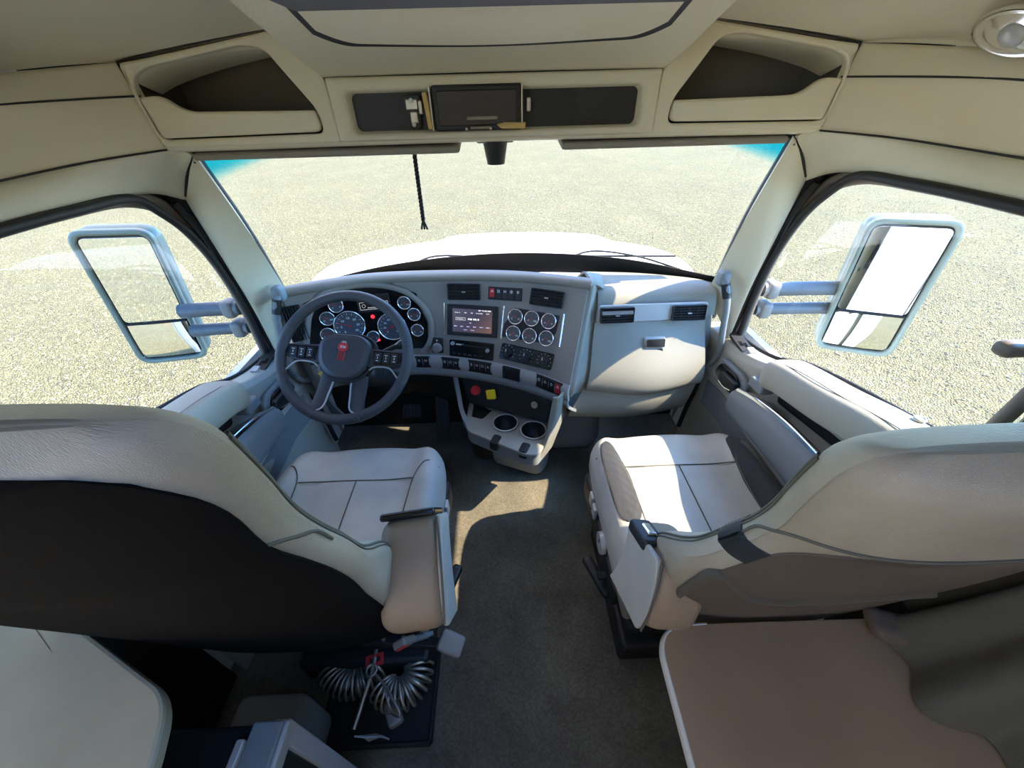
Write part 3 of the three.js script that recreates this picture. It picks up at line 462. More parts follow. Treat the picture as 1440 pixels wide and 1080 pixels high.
// glove box door bulging towards the seat
const gl = net([[[.365, .872, -1.39], [.58, .868, -1.388], [.812, .868, -1.39]], [[.357, .80, -1.355], [.58, .795, -1.34], [.818, .795, -1.36]], [[.347, .70, -1.30], [.58, .695, -1.275], [.822, .70, -1.31]], [[.338, .64, -1.285], [.58, .632, -1.255], [.82, .645, -1.295]], [[.334, .615, -1.30], [.58, .605, -1.265], [.81, .62, -1.31]]]);
const gbx = new THREE.Group(); gbx.name = 'glove_box'; dashboard.add(gbx);
obj('door', surf((u, v) => gl(u, 1 - v), 30, 24, -.02, .45, .3), M.dashGrey, gbx);
{ const lt = [.605, .80, -1.318]; obj('latch', TR(ext(roundPoly([[-.042, -.03], [.042, -.03], [.042, .03], [-.042, .03]], .006), .012, .003), lt[0], lt[1] - .004, lt[2] - .012, -.42, 0, 0), M.silver, gbx); obj('latch_flap', TR(rbox(.078, .036, .008, .003), lt[0], lt[1] + .008, lt[2] + .004, -.30, 0, 0), M.chrome, gbx); obj('latch_recess', TR(rbox(.07, .014, .004, .002), lt[0], lt[1] - .024, lt[2] + .010, -.42, 0, 0), M.rubber, gbx); }
obj('passenger_lower', surf((u, v) => net([[[.33, .607, -1.298], [.58, .596, -1.264], [.815, .612, -1.31]], [[.30, .55, -1.285], [.56, .54, -1.255], [.80, .55, -1.30]], [[.275, .485, -1.285], [.54, .475, -1.27], [.79, .485, -1.31]], [[.27, .46, -1.33], [.54, .45, -1.33], [.79, .46, -1.36]], [[.27, .46, -1.6], [.54, .45, -1.6], [.80, .46, -1.6]]])(u, 1 - v), 24, 20, -.012), M.dashGrey, dashboard);
obj('end_panel', surf(net([[[.815, .96, -1.45], [.83, .80, -1.40], [.84, .66, -1.36], [.82, .5, -1.36], [.80, .35, -1.45]], [[.855, .955, -1.46], [.875, .80, -1.42], [.885, .66, -1.40], [.865, .5, -1.40], [.85, .35, -1.48]], [[.90, .95, -1.54], [.92, .8, -1.5], [.92, .66, -1.48], [.90, .5, -1.46], [.89, .2, -1.52]]]), 24, 10, .01), M.dashGrey, dashboard);
obj('left_end_panel', mirX(surf(net([[[.845, 1.02, -1.425], [.843, .85, -1.41], [.835, .66, -1.40], [.82, .5, -1.40], [.80, .35, -1.45]], [[.875, 1.02, -1.45], [.885, .85, -1.44], [.885, .66, -1.42], [.865, .5, -1.42], [.85, .35, -1.48]], [[.92, .98, -1.54], [.93, .8, -1.52], [.92, .66, -1.50], [.90, .5, -1.48], [.89, .2, -1.52]]]), 24, 10, .01)), M.dash, dashboard);
// ----- instrument cluster
{
  const O = [[-.008, .86], [.03, .5], [.055, .28], [.10, .09], [.20, .035], [.30, .06], [.385, .16], [.44, .34], [.468, .55], [.462, .80], [.43, .97]];
  const rimPts = O.map(([s, v]) => { const [p, , , n] = frame(s, v); return p.addScaledVector(n, .012); });
  obj('cluster_hood', tube(rimPts, .014, 80, false, 10), M.dash, dashboard);
  // black lens panel filling the outline
  const pan = []; const top = (s) => herm(O.map(([a, b], i) => [a, b]).slice(0, 10).sort((p, q) => p[0] - q[0]), s);
  obj('cluster_panel', surf((u, v) => { const s = lerp(.015, .455, u); const t = s < .05 ? lerp(.62, .3, (s - .015) / .035) : s > .42 ? lerp(.28, .55, (s - .42) / .035) : lerp(.05, .05, 0) + .11 * Math.pow(Math.abs(s - .22) / .2, 3) + .02; const [p, , , n] = frame(s, lerp(Math.min(t, .9), .90, v)); return p.addScaledVector(n, .0185); }, 50, 20, -.004), M.blackGloss, dashboard);
}
const gaugeFace = (labels, a0, a1, nTick, red, base, fs) => canvasTex(192, 192, (x, w) => {
  x.fillStyle = base; x.fillRect(0, 0, w, w); x.translate(w / 2, w / 2); x.strokeStyle = '#dfe3e6'; x.fillStyle = '#dfe3e6';
  for (let i = 0; i <= nTick; i++) { const a = lerp(a0, a1, i / nTick); x.lineWidth = i % 2 ? 1.5 : 3; x.beginPath(); x.moveTo(Math.cos(a) * 84, Math.sin(a) * 84); x.lineTo(Math.cos(a) * (i % 2 ? 76 : 70), Math.sin(a) * (i % 2 ? 76 : 70)); x.stroke(); }
  if (red) { x.strokeStyle = '#c33'; x.lineWidth = 7; x.beginPath(); x.arc(0, 0, 80, red[0], red[1]); x.stroke(); }
  x.font = 'bold ' + fs + 'px sans-serif'; x.textAlign = 'center'; x.textBaseline = 'middle'; labels.forEach((l, i) => { const a = lerp(a0, a1, i / (labels.length - 1)); x.fillText(l, Math.cos(a) * 52, Math.sin(a) * 52); });
});
const a0 = 135 * D, a1 = 405 * D;
const gfBig = [gaugeFace(['0', '5', '10', '15', '20', '25', '30'], a0, a1, 24, null, '#474c54', 20), gaugeFace(['0', '20', '40', '60', '80', '100', '120', '140'], a0, a1, 28, null, '#474c54', 18)];
const gfSm = [gaugeFace(['C', 'H'], 150 * D, 390 * D, 8, [330 * D, 390 * D], '#454a51', 30), gaugeFace(['0', '100'], 150 * D, 390 * D, 8, null, '#454a51', 28), gaugeFace(['E', 'F'], 150 * D, 390 * D, 8, [150 * D, 190 * D], '#454a51', 30)];
const discGeo = new THREE.CircleGeometry(1, 40);
function gauge(s, v, r, tex, needleA, redN = true) {
  const g = partOn('gauge', s, v, s > .7 ? .020 : .020); const f = obj('dial', discGeo.clone().scale(r * .96, r * .96, 1), new THREE.MeshPhysicalMaterial({ map: tex, roughness: .35, clearcoat: 1, clearcoatRoughness: .04 }), g); f.position.z = .002;
  obj('chrome_ring', ringGeo(r, r > .04 ? .006 : .005, .008), M.chrome, g);
  const n = obj('needle', merge([T(rbox(r * .95, r * .028, .002, .0003, 1), r * .32, 0, 0), TR(cyl(r * .08, r * .08, .003, 16), 0, 0, 0, Math.PI / 2, 0, 0)]), redN ? M.red : M.pale, g); n.position.z = .005; n.rotation.z = needleA; return g;
}
gauge(.167, .509, .064, gfBig[0], 158 * D); gauge(.319, .583, .062, gfBig[1], 205 * D);
for (const [s, v, k] of [[.138, .233, 0], [.102, .368, 1], [.09, .564, 0]]) gauge(s, v, .030, gfSm[k], 150 * D);
for (const [s, v, k] of [[.374, .285, 1], [.407, .437, 2], [.416, .646, 0]]) gauge(s, v, .029, gfSm[k], 30 * D);
gauge(.243, .695, .028, gfSm[2], 185 * D);
for (const [i, s, v] of [[0, .785, .423], [1, .843, .422], [2, .901, .42], [1, .786, .613], [0, .845, .613], [1, .903, .604]]) gauge(s, v, .0325, gfSm[i], (i * 40 + 170) * D);
{ const [s, v] = [.84, .51]; onFace('gauge_plate', ext(roundPoly([[-.118, -.062], [.112, -.058], [.116, .062], [-.112, .066]], .006), .008, .002), M.black, s, v, .010); }
const dispTex = canvasTex(256, 128, (x) => { x.fillStyle = '#0b0d10'; x.fillRect(0, 0, 256, 128); x.fillStyle = '#cfd6da'; x.font = '14px sans-serif'; x.fillText('11:43 AM', 70, 18); x.font = 'bold 17px sans-serif'; x.fillText('62398.8 mi  Trip 1', 14, 44); x.font = 'bold 24px sans-serif'; x.fillText('0.0', 110, 78); x.fillText('86', 176, 78); x.font = '14px sans-serif'; x.fillText('Remaining 512 mi', 70, 106); x.strokeStyle = '#cfd6da'; x.lineWidth = 2; x.strokeRect(8, 54, 240, 62); x.beginPath(); x.arc(40, 84, 14, 0, 7); x.stroke(); });
const lit = (tex, k) => new THREE.MeshStandardMaterial({ color: '#080808', emissive: '#ffffff', emissiveMap: tex, emissiveIntensity: k, roughness: .25 });
{ const d = partOn('info_display', .265, .262, .020); obj('display_bezel', ext(roundPoly([[-.066, -.036], [.066, -.036], [.066, .036], [-.066, .036]], .006), .004, .001), M.black, d); const m = obj('display_screen', new THREE.PlaneGeometry(.122, .062), lit(dispTex, .5), d); m.position.z = .0045; }
onFace('warning_lamp', new THREE.SphereGeometry(.008, 16, 10).scale(1, 1, .4), glow('#ff2030', 1.0), .253, .435, .020);
onFace('warning_lamp', new THREE.SphereGeometry(.005, 16, 10).scale(1, 1, .4), glow('#ff2030', .8), .262, .745, .026);
{ const g = partOn('side_vent', .008, .36, .014); g.scale.set(1, 1, 1); obj('vent_back', rbox(.07, .15, .006, .002), M.rubber, g); for (let k = 0; k < 7; k++) { const m = obj('slat', rbox(.004, .14, .012, .001, 1), M.black, g); m.position.set(-.03 + k * .010, 0, .006); } }
for (const [s, v, w] of [[.591, .165, .138], [.881, .185, .138]]) { const g = makeVent(w, .066, 3, 4, dashboard, 0, 0, 0); seat_(g, s, v, .016); }
// switch bank between the vents
const icon = (draw, bg = '#141517') => canvasTex(64, 96, (x) => { x.fillStyle = bg; x.fillRect(0, 0, 64, 96); x.strokeStyle = '#e8ecee'; x.fillStyle = '#e8ecee'; x.lineWidth = 5; x.translate(32, 30); draw(x); });
const icons = [(x) => { x.beginPath(); x.moveTo(-16, 8); x.lineTo(0, -14); x.lineTo(16, 8); x.closePath(); x.stroke(); }, (x) => { for (const y of [-12, 0, 12]) { x.fillRect(-18, y - 3, 14, 6); x.fillRect(2, y - 3, 16, 6); } }, (x) => { x.fillRect(-18, -3, 36, 6); x.fillRect(-14, -14, 6, 28); x.fillRect(8, -14, 6, 28); }, (x) => { x.strokeRect(-14, -10, 28, 20); x.fillRect(-3, -18, 6, 36); }, (x) => { x.beginPath(); x.arc(0, 0, 12, 0, 7); x.stroke(); x.fillRect(-2, -18, 4, 36); }];
const iconMat = icons.map((f, i) => std('#ffffff', .45, { map: icon(f) })), redMat = std('#ffffff', .45, { map: icon(icons[0], '#b3202a') });
function rocker(parent, x, w, h, mat) { const m = obj('switch', [T(rbox(w, h, .012, .002, 1), 0, 0, .004)], M.black, parent); m.position.set(x, 0, 0); const f = obj('switch_face', TR(new THREE.PlaneGeometry(w * .8, h * .8), 0, 0, 0), mat, parent); f.position.set(x, h * .06, .0107); f.rotation.x = 0; return m; }
function bank(name, list, w, h, s, v, off) { const g = partOn(name, s, v, off); const n = list.length; obj('bank_plate', ext(roundPoly([[-w * n / 2 - .004, -h / 2 - .004], [w * n / 2 + .004, -h / 2 - .004], [w * n / 2 + .004, h / 2 + .004], [-w * n / 2 - .004, h / 2 + .004]], .003), .006, .001), M.black, g); list.forEach((k, i) => rocker(g, (i - (n - 1) / 2) * w, w * .92, h, k < 0 ? redMat : iconMat[k])); return g; }
bank('upper_switch_bank', [-1, 1, 2, 3, 4], .027, .044, .737, .178, .010);
// lower rows stand on the silver strip
function onStrip(g, s) { const p = strip(s, .46), [, r, , n] = frame(clamp(s, .01, .99), .98); const up = V(0, 1, 0), nn = V(n.x, 0.05, n.z).normalize(); const rr = up.clone().cross(nn).normalize(); up.crossVectors(nn, rr); g.quaternion.setFromRotationMatrix(new THREE.Matrix4().makeBasis(rr, up, nn)); g.position.copy(p).addScaledVector(nn, .004); return g; }
onStrip(bank('switch_bank', [4, 2], .03, .05, .4, .9, 0), .425);
onStrip(bank('switch_bank', [3, 1, 2], .026, .052, .5, .9, 0), .545);
onStrip(bank('switch_bank', [4, 2, 1, 0], .026, .052, .6, .9, 0), .668);
onStrip(bank('switch_bank', [3, 0, 4, -1], .030, .056, .8, .9, 0), .935);
{ const g = partOn('blank_pocket', .8, .8); obj('pocket_frame', rbox(.082, .06, .012, .003), M.black, g); const q = obj('pocket_hollow', rbox(.066, .045, .004, .002), M.rubber, g); q.position.z = .006; onStrip(g, .795); g.translateZ(.006); }
// screen
const scrTex = canvasTex(512, 384, (x) => {
  const gr = x.createLinearGradient(0, 0, 512, 384); gr.addColorStop(0, '#3a3f4c'); gr.addColorStop(.5, '#2c2a3c'); gr.addColorStop(1, '#5a4238'); x.fillStyle = gr; x.fillRect(0, 0, 512, 384); x.fillStyle = '#e6e9ee';
  x.font = 'bold 26px sans-serif'; x.fillText('75° 11:43 AM', 330, 34); x.font = '22px sans-serif'; x.fillText('Source', 30, 76); x.fillText('AM', 150, 76); x.fillText('FM', 232, 76); x.fillText('SiriusXM', 300, 76); x.fillText('AUX', 430, 76);
  x.font = 'bold 40px sans-serif'; x.fillText('FM 98.9', 196, 182); x.strokeStyle = '#e6e9ee'; x.lineWidth = 3; x.strokeRect(44, 148, 120, 40); x.font = '24px sans-serif'; x.fillText('Presets', 62, 177); x.font = '20px sans-serif'; x.fillText('HD', 214, 236); x.fillText('▲', 320, 236); x.fillText('▼', 414, 236);
  x.fillStyle = '#c8c8ff'; x.font = 'bold 20px sans-serif'; ['88.5', '92.1', '94.7', '98.9', '101.1', '104.3'].forEach((t, i) => x.fillText(t, 18 + i * 82, 296)); x.font = '22px sans-serif'; x.fillText('Seek', 140, 350); x.fillText('Tune', 230, 350); x.fillText('♪', 350, 350);
});
{ const g = partOn('media_screen', .628, .515, .014); const o = roundPoly([[-.112, -.066], [.108, -.066], [.112, .066], [-.108, .066]], .006), h = roundPoly([[-.089, -.050], [.085, -.050], [.087, .050], [-.087, .050]], .004); o.holes.push(h); obj('screen_bezel', ext(o, .012, .003), M.black, g); const m = obj('screen', new THREE.PlaneGeometry(.175, .102), lit(scrTex, .55), g); m.position.z = .004; }
for (const [sa, va, sb, vb] of [[.52, .30, .519, .706], [.738, .315, .741, .702], [.942, .317, .947, .659]]) { const q = [0, .25, .5, .75, 1].map((t) => { const [p, , , n] = frame(lerp(sa, sb, t), lerp(va, vb, t)); return p.addScaledVector(n, .010); }); obj('chrome_strip', tube(q, .0045, 16), M.chrome, dashboard); }
{ const g = partOn('radio', .631, .882, .012); obj('radio_front', rbox(.205, .076, .014, .004), M.blackGloss, g); const b = obj('radio_slot', rbox(.13, .006, .004, .001), M.rubber, g); b.position.set(.02, .018, .007); for (let k = 0; k < 6; k++) { const m = obj('radio_button', rbox(.016, .009, .005, .002, 1), M.black, g); m.position.set(-.078 + k * .024, -.024, .008); } for (const [x, y] of [[-.085, .022], [.075, .006]]) { const m = obj('radio_knob', TR(cyl(.008, .009, .012, 20), 0, 0, 0, Math.PI / 2, 0, 0), M.silver, g); m.position.set(x, y, .01); } const l = obj('radio_lettering', new THREE.PlaneGeometry(.036, .006), M.pale, g); l.position.set(-.052, .019, .0078); }
{ const g = partOn('climate_panel', .845, .848, .016); obj('panel_plate', ext(roundPoly([[-.122, -.034], [.116, -.032], [.118, .036], [-.118, .034]], .008), .010, .003), M.blackGloss, g);
  const dt = canvasTex(128, 128, (x) => { x.fillStyle = '#0d0e10'; x.fillRect(0, 0, 128, 128); x.translate(64, 64); x.strokeStyle = '#d8dcdf'; x.lineWidth = 5; for (let i = 0; i < 9; i++) { const a = (150 + i * 30) * D; x.beginPath(); x.moveTo(Math.cos(a) * 54, Math.sin(a) * 54); x.lineTo(Math.cos(a) * 62, Math.sin(a) * 62); x.stroke(); } });
  for (const x of [-.083, .0, .080]) { const sc = obj('dial_scale', new THREE.CircleGeometry(.032, 32), std('#fff', .4, { map: dt }), g); sc.position.set(x, 0, .0105); const k = obj('climate_knob', [TR(cyl(.019, .022, .02, 28), 0, 0, 0, Math.PI / 2, 0, 0), T(rbox(.008, .034, .010, .003), 0, 0, .012)], M.black, g); k.position.set(x, 0, .02); const p = obj('knob_pointer', rbox(.003, .012, .002, .0008, 1), M.pale, g); p.position.set(x, .010, .0375); } }
{ const g = partOn('fan_knob', .493, .858, .013); obj('knob_plate', ext(roundPoly([[-.026, -.034], [.026, -.034], [.026, .036], [-.026, .036]], .006), .008, .002), M.black, g); const k = obj('knob', TR(cyl(.017, .02, .022, 28), 0, 0, 0, Math.PI / 2, 0, 0), M.dash, g); k.position.set(0, -.008, .018); const r = obj('knob_ring', ringGeo(.021, .003, .003), M.silver, g); r.position.set(0, -.008, .008); const p = obj('knob_mark', new THREE.CircleGeometry(.006, 3), M.pale, g); p.position.set(0, .025, .0085); }

// ---------- lower centre module with cup holders ----------
{
  const c = new THREE.Group(); c.name = 'lower_console'; dashboard.add(c); c.position.set(-.025, 0, -1.285); c.rotation.y = -.42;
  // black control panel leaning back
  obj('control_panel', TR(ext(roundPoly([[-.255, .12], [-.20, -.01], [.19, -.01], [.205, .12]], .012), .014, .004), 0, .455, -.07, -.35, 0, 0), M.black, c);
  const shape = roundPoly([[-.235, -.14], [-.16, .06], [-.13, .10], [.165, .14], [.215, .12], [.23, -.12]], .03);
  // tray (plan shape), with two wells
  shape.holes.push(new THREE.Path().absarc(.012, -.005, .052, 0, Math.PI * 2), new THREE.Path().absarc(.146, -.005, .052, 0, Math.PI * 2), roundPoly([[-.19, -.09], [-.08, -.09], [-.10, .005], [-.155, .005]], .012));
  obj('cup_tray', TR(ext(shape, .02, .005), 0, .43, 0, Math.PI / 2, 0, 0), M.dashTop, c);
  const sk = roundPoly([[-.235, -.14], [-.16, .055], [-.13, .095], [.165, .135], [.21, .12], [.225, -.12]], .03); sk.holes.push(...shape.holes);
  obj('tray_skirt', TR(ext(sk, .065, .008), 0, .412, -.004, Math.PI / 2, 0, 0), M.doorGrey, c);
  const well = new THREE.LatheGeometry([[.0, -.06], [.043, -.06], [.05, .0], [.056, .006], [.06, .004], [.056, -.002], [.0505, -.06]].map((p) => new THREE.Vector2(...p)), 36);
  for (const x of [.012, .146]) { const w = obj('cup_well', well, M.black, c); w.position.set(x, .432, -.005); const rg = obj('cup_ring', new THREE.TorusGeometry(.056, .0035, 10, 36).rotateX(Math.PI / 2), M.silver, c); rg.position.set(x, .435, -.005); const nt = obj('cup_notch', T(softBox(.04, .05, .06, .012, 8, 8, 8), 0, 0, 0), M.rubber, c); nt.position.set(x, .412, .085 + (x > 0 ? .02 : 0)); }
  obj('coin_pocket', T(rbox(.11, .02, .09, .01), -.13, .40, -.045), M.rubber, c);
  obj('side_wing', surf(net([[[.235, .66, .02], [.225, .55, .03], [.215, .44, .06], [.19, .35, .11]], [[.262, .66, .0], [.255, .55, .01], [.235, .44, .05], [.205, .34, .09]], [[.27, .66, -.12], [.265, .55, -.12], [.25, .44, -.1], [.22, .30, -.06]]]), 20, 8, .01), M.dashGrey, c);
  obj('left_wing', surf(net([[[-.30, .60, -.10], [-.27, .52, -.06], [-.235, .44, -.02], [-.17, .40, .055]], [[-.285, .60, -.095], [-.255, .52, -.05], [-.22, .445, 0], [-.155, .43, .065]]]), 20, 4, .02), M.doorGrey, c);
  const knob = (x, y, m, nm, sq) => { const g = obj(nm, sq ? [TR(ext(roundPoly([[-.022, -.022], [.022, -.022], [.022, .022], [-.022, .022]], .007), .018, .005), 0, 0, .016), TR(cyl(.008, .008, .02, 16), 0, 0, .008, Math.PI / 2, 0, 0)] : [TR(cyl(.021, .023, .018, 8), 0, 0, .022, Math.PI / 2, 0, 0), TR(cyl(.008, .008, .02, 16), 0, 0, .008, Math.PI / 2, 0, 0)], m, c); g.position.set(x, y, -.075); g.rotation.set(-.35, 0, sq ? .3 : 0); };
  knob(-.155, .53, M.red, 'trailer_air_knob', false); knob(-.075, .53, M.yellow, 'parking_brake_knob', true);
  const so = obj('power_socket', [ringGeo(.016, .004, .006), TR(cyl(.012, .012, .004, 20), 0, 0, .001, Math.PI / 2, 0, 0)], M.steel, c); so.position.set(.13, .53, -.062); so.rotation.x = -.35;
  obj('shelf_lip', TR(rbox(.40, .025, .03, .01), -.02, .585, -.135, 0, 0, 0), M.doorGrey, c);
  obj('console_base', [T(softBox(.30, .33, .16, .06, 10, 10, 8), .02, .17, -.16)], M.doorGrey, c);
}
// knee area, ducts under the dash
obj('knee_panel', surf(net([[[-.80, .62, -1.47], [-.5, .61, -1.5], [-.25, .58, -1.47]], [[-.80, .5, -1.55], [-.5, .48, -1.56], [-.26, .46, -1.5]], [[-.80, .3, -1.68], [-.5, .3, -1.70], [-.27, .3, -1.6]]]), 20, 12, -.01).scale(1, 1, 1), M.black, dashboard);
// pedals
for (const [x, w, h, y, label, cat, name] of [[-.36, .075, .26, .20, 'long ribbed accelerator pedal hanging right of the steering column', 'pedal', 'accelerator_pedal'], [-.52, .10, .08, .26, 'wide dark brake pedal in the shaded driver footwell', 'pedal', 'brake_pedal']]) {
  const t = thing(name, label, cat, [x, y, -1.60], [-.55, 0, 0]); obj('pad', rbox(w, h, .014, .006), std('#26282c', .6), t); for (let k = 0; k < 5; k++) obj('rib', T(rbox(w * .12, h * .9, .006, .002, 1), -w * .38 + k * w * .19, 0, .009), M.black, t); obj('arm', TR(cyl(.01, .01, .2, 10), 0, h / 2 + .04, -.05, .6, 0, 0), M.black, t);
}
{ const t = thing('kick_panel', 'grey curved heater duct cover under the passenger dash', 'panel', [.33, 0, -1.52]); obj('cover', T(softBox(.34, .36, .24, .10, 14, 14, 10, (p) => { p.x += .08 * (p.y < 0 ? -p.y : 0); }), 0, .19, -.06), M.doorGrey, t); }
// ---------- steering wheel and column ----------
{
  const w = thing('steering_wheel', 'dark leather steering wheel with four spokes and a small red emblem', 'steering wheel', [-.538, .935, -1.10], [-46 * D, 0, -7 * D]);
  obj('rim', new THREE.TorusGeometry(.212, .0175, 20, 96), M.wheel, w);
  for (const a of [158, 14, 200, 340, 250, 292]) obj('rim_stitch', TR(new THREE.TorusGeometry(.0178, .0012, 6, 28).rotateX(Math.PI / 2).rotateZ(0), .212 * Math.cos(a * D), .212 * Math.sin(a * D), 0, 0, 0, a * D), M.thread, w);
  const hub = roundPoly([[-.088, .05, .05], [-.05, .078, .04], [.05, .078, .04], [.088, .05, .05], [.082, -.03, .05], [.04, -.075, .03], [-.04, -.075, .03], [-.082, -.03, .05]], .03);
  const hg = ext(hub, .05, .018, 12); obj('hub', T(hg, 0, -.004, -.03), M.wheel, w);
  obj('hub_base', T(ext(hub, .03, .004, 12).scale(1.12, 1.12, 1), 0, -.004, -.045), M.black, w);
  for (const s of [1, -1]) {
    const sp = roundPoly([[.07, .034], [.20, .030], [.205, -.012], [.16, -.025], [.075, -.03]], .008);
    obj('side_spoke', side(T(ext(sp, .024, .006), 0, 0, -.026), s), M.wheel, w);
    const bp = new THREE.Group(); bp.name = 'button_pad'; w.add(bp);
    obj('pad_plate', side(T(ext(roundPoly([[.095, .026], [.188, .024], [.190, -.008], [.16, -.022], [.100, -.022]], .006), .008, .002), 0, 0, -.004), s), M.blackGloss, bp);
    for (let k = 0; k < 3; k++) { obj('button', side(T(rbox(.023, .034, .005, .003), .113 + k * .028, .002, .005), s), M.black, bp); obj('button_mark', side(merge([T(box(.010, .0022, .0008), .113 + k * .028, .011, .0079), T(box(.0022, .008, .0008), .113 + k * .028, .002, .0079), T(box(.008, .0022, .0008), .113 + k * .028, -.008, .0079)]), s), M.pale, bp); }
    const lo = [[.052, -.06, -.028], [.056, -.10, -.024], [.062, -.15, -.012], [.078, -.20, 0]].map(([x, y, z]) => V(x * 1, y, z));
    const c = curve(lo); obj('lower_spoke', side(surf((u, v) => { const p = c.getPoint(u), a = v * Math.PI * 2, wd = lerp(.028, .022, u); return V(p.x + Math.cos(a) * wd, p.y, p.z + Math.sin(a) * .009); }, 16, 20, 0), s), M.wheel, w);
    obj('spoke_trim', side(tube([[.030, -.088, -.014], [.036, -.13, -.006], [.046, -.178, .004], [.07, -.192, .006]], .003, 20), s), M.silver, w);
    obj('spoke_edge', side(tube([[.086, -.040, -.006], [.10, -.03, -.004], [.155, -.030, 0], [.185, -.06, .002]], .003, 20), s), M.silver, w);
  }
  // emblem: winged oval over vertical bars, red and chrome
  const em = new THREE.Group(); em.name = 'emblem'; w.add(em); em.position.set(.0, .012, .021); em.rotation.z = -.06;
  obj('emblem_oval', [new THREE.TorusGeometry(.0135, .003, 10, 28).scale(1.05, .95, .6).translate(0, .014, 0)], M.red, em); obj('emblem_core', T(new THREE.CircleGeometry(.0115, 24), 0, .014, .0004), M.red, em);
  obj('emblem_letter', [T(box(.0014, .009, .002), -.0075, .014, .001), TR(box(.0014, .006, .002), -.0048, .0163, .001, 0, 0, -.8), TR(box(.0014, .006, .002), -.0048, .0117, .001, 0, 0, .8), TR(box(.0013, .009, .002), .0005, .014, .001, 0, 0, .25), TR(box(.0013, .007, .002), .0028, .0135, .001, 0, 0, -.3), TR(box(.0013, .007, .002), .0050, .0135, .001, 0, 0, .3), TR(box(.0013, .009, .002), .0073, .014, .001, 0, 0, -.25)], M.pale, em);
  obj('emblem_crown', [T(rbox(.018, .004, .003, .001, 1), 0, .029, 0), T(rbox(.012, .003, .003, .001, 1), 0, .033, 0)], M.silver, em);
  for (let k = 0; k < 4; k++) obj('emblem_bar', TR(rbox(.0026, .032, .003, .001, 1), -.0096 + k * .0064, -.016, 0, 0, 0, 0), M.red, em);
  // column
  const col = thing('steering_column', 'dark steering column with stalks running from the wheel into the dash', 'column', [-.538, .90, -1.14], [-46 * D, 0, 0]);
  obj('shroud', T(softBox(.15, .14, .16, .04, 10, 10, 10, (p) => { const k = 1 + .25 * (-p.z - .0); p.x *= k; }), 0, -.01, -.10), M.black, col);
  obj('column_tube', TR(cyl(.045, .055, .42, 20), 0, -.01, -.34, Math.PI / 2, 0, 0), M.rubber, col);
  obj('stalk', [tube([[.06, .02, -.07], [.12, .045, -.06], [.165, .06, -.05]], .010, 16), TR(rbox(.05, .024, .02, .008), .175, .063, -.05, 0, 0, .35)], M.black, col); obj('stalk_trim', [tube([[.14, .055, -.046], [.17, .075, -.044], [.20, .07, -.042]], .003, 12)], M.silver, col);
  obj('left_stalk', [tube([[-.06, 0, -.07], [-.12, .01, -.06], [-.165, .0, -.05]], .009, 16)], M.black, col);
  const kt = thing('key_tag', 'small yellow paper tag with key hanging behind the steering wheel', 'tag', [-.665, .80, -1.17], [-.6, .2, .35]);
  obj('tag_card', rbox(.035, .055, .002, .0008, 1), M.yellow, kt); obj('key', [T(rbox(.01, .05, .003, .001, 1), .012, .04, .004), TR(cyl(.014, .014, .004, 16), .012, .065, .004, Math.PI / 2, 0, 0)], M.steel, kt); obj('key_ring', T(new THREE.TorusGeometry(.012, .0015, 8, 20), 0, .036, 0), M.steel, kt);
}
// grab handles on the windshield pillars
for (const s of [1, -1]) {
  const t = thing('grab_handle', s > 0 ? 'grey grab handle on the passenger side windshield pillar' : 'slim grey grab handle on the driver side windshield pillar', 'handle');
  const z = -1.365; const g = [[.832, 1.045, z - .02], [.838, 1.03, z + .02], [.852, .97, z + .035], [.872, .86, z + .035], [.892, .74, z + .03], [.89, .66, z + .0], [.88, .62, z - .05]];
  obj('bar', side(tube(g, .0125, 40, false, 12), s), M.doorGrey, t); obj('collar', side(tube([[.836, 1.035, z + .015], [.848, .985, z + .034]], .016, 8, false, 14), s), M.black, t);
  obj('mount', side(T(softBox(.04, .06, .05, .015, 8, 10, 8), .838, 1.045, z - .015), s), M.doorGrey, t);
}

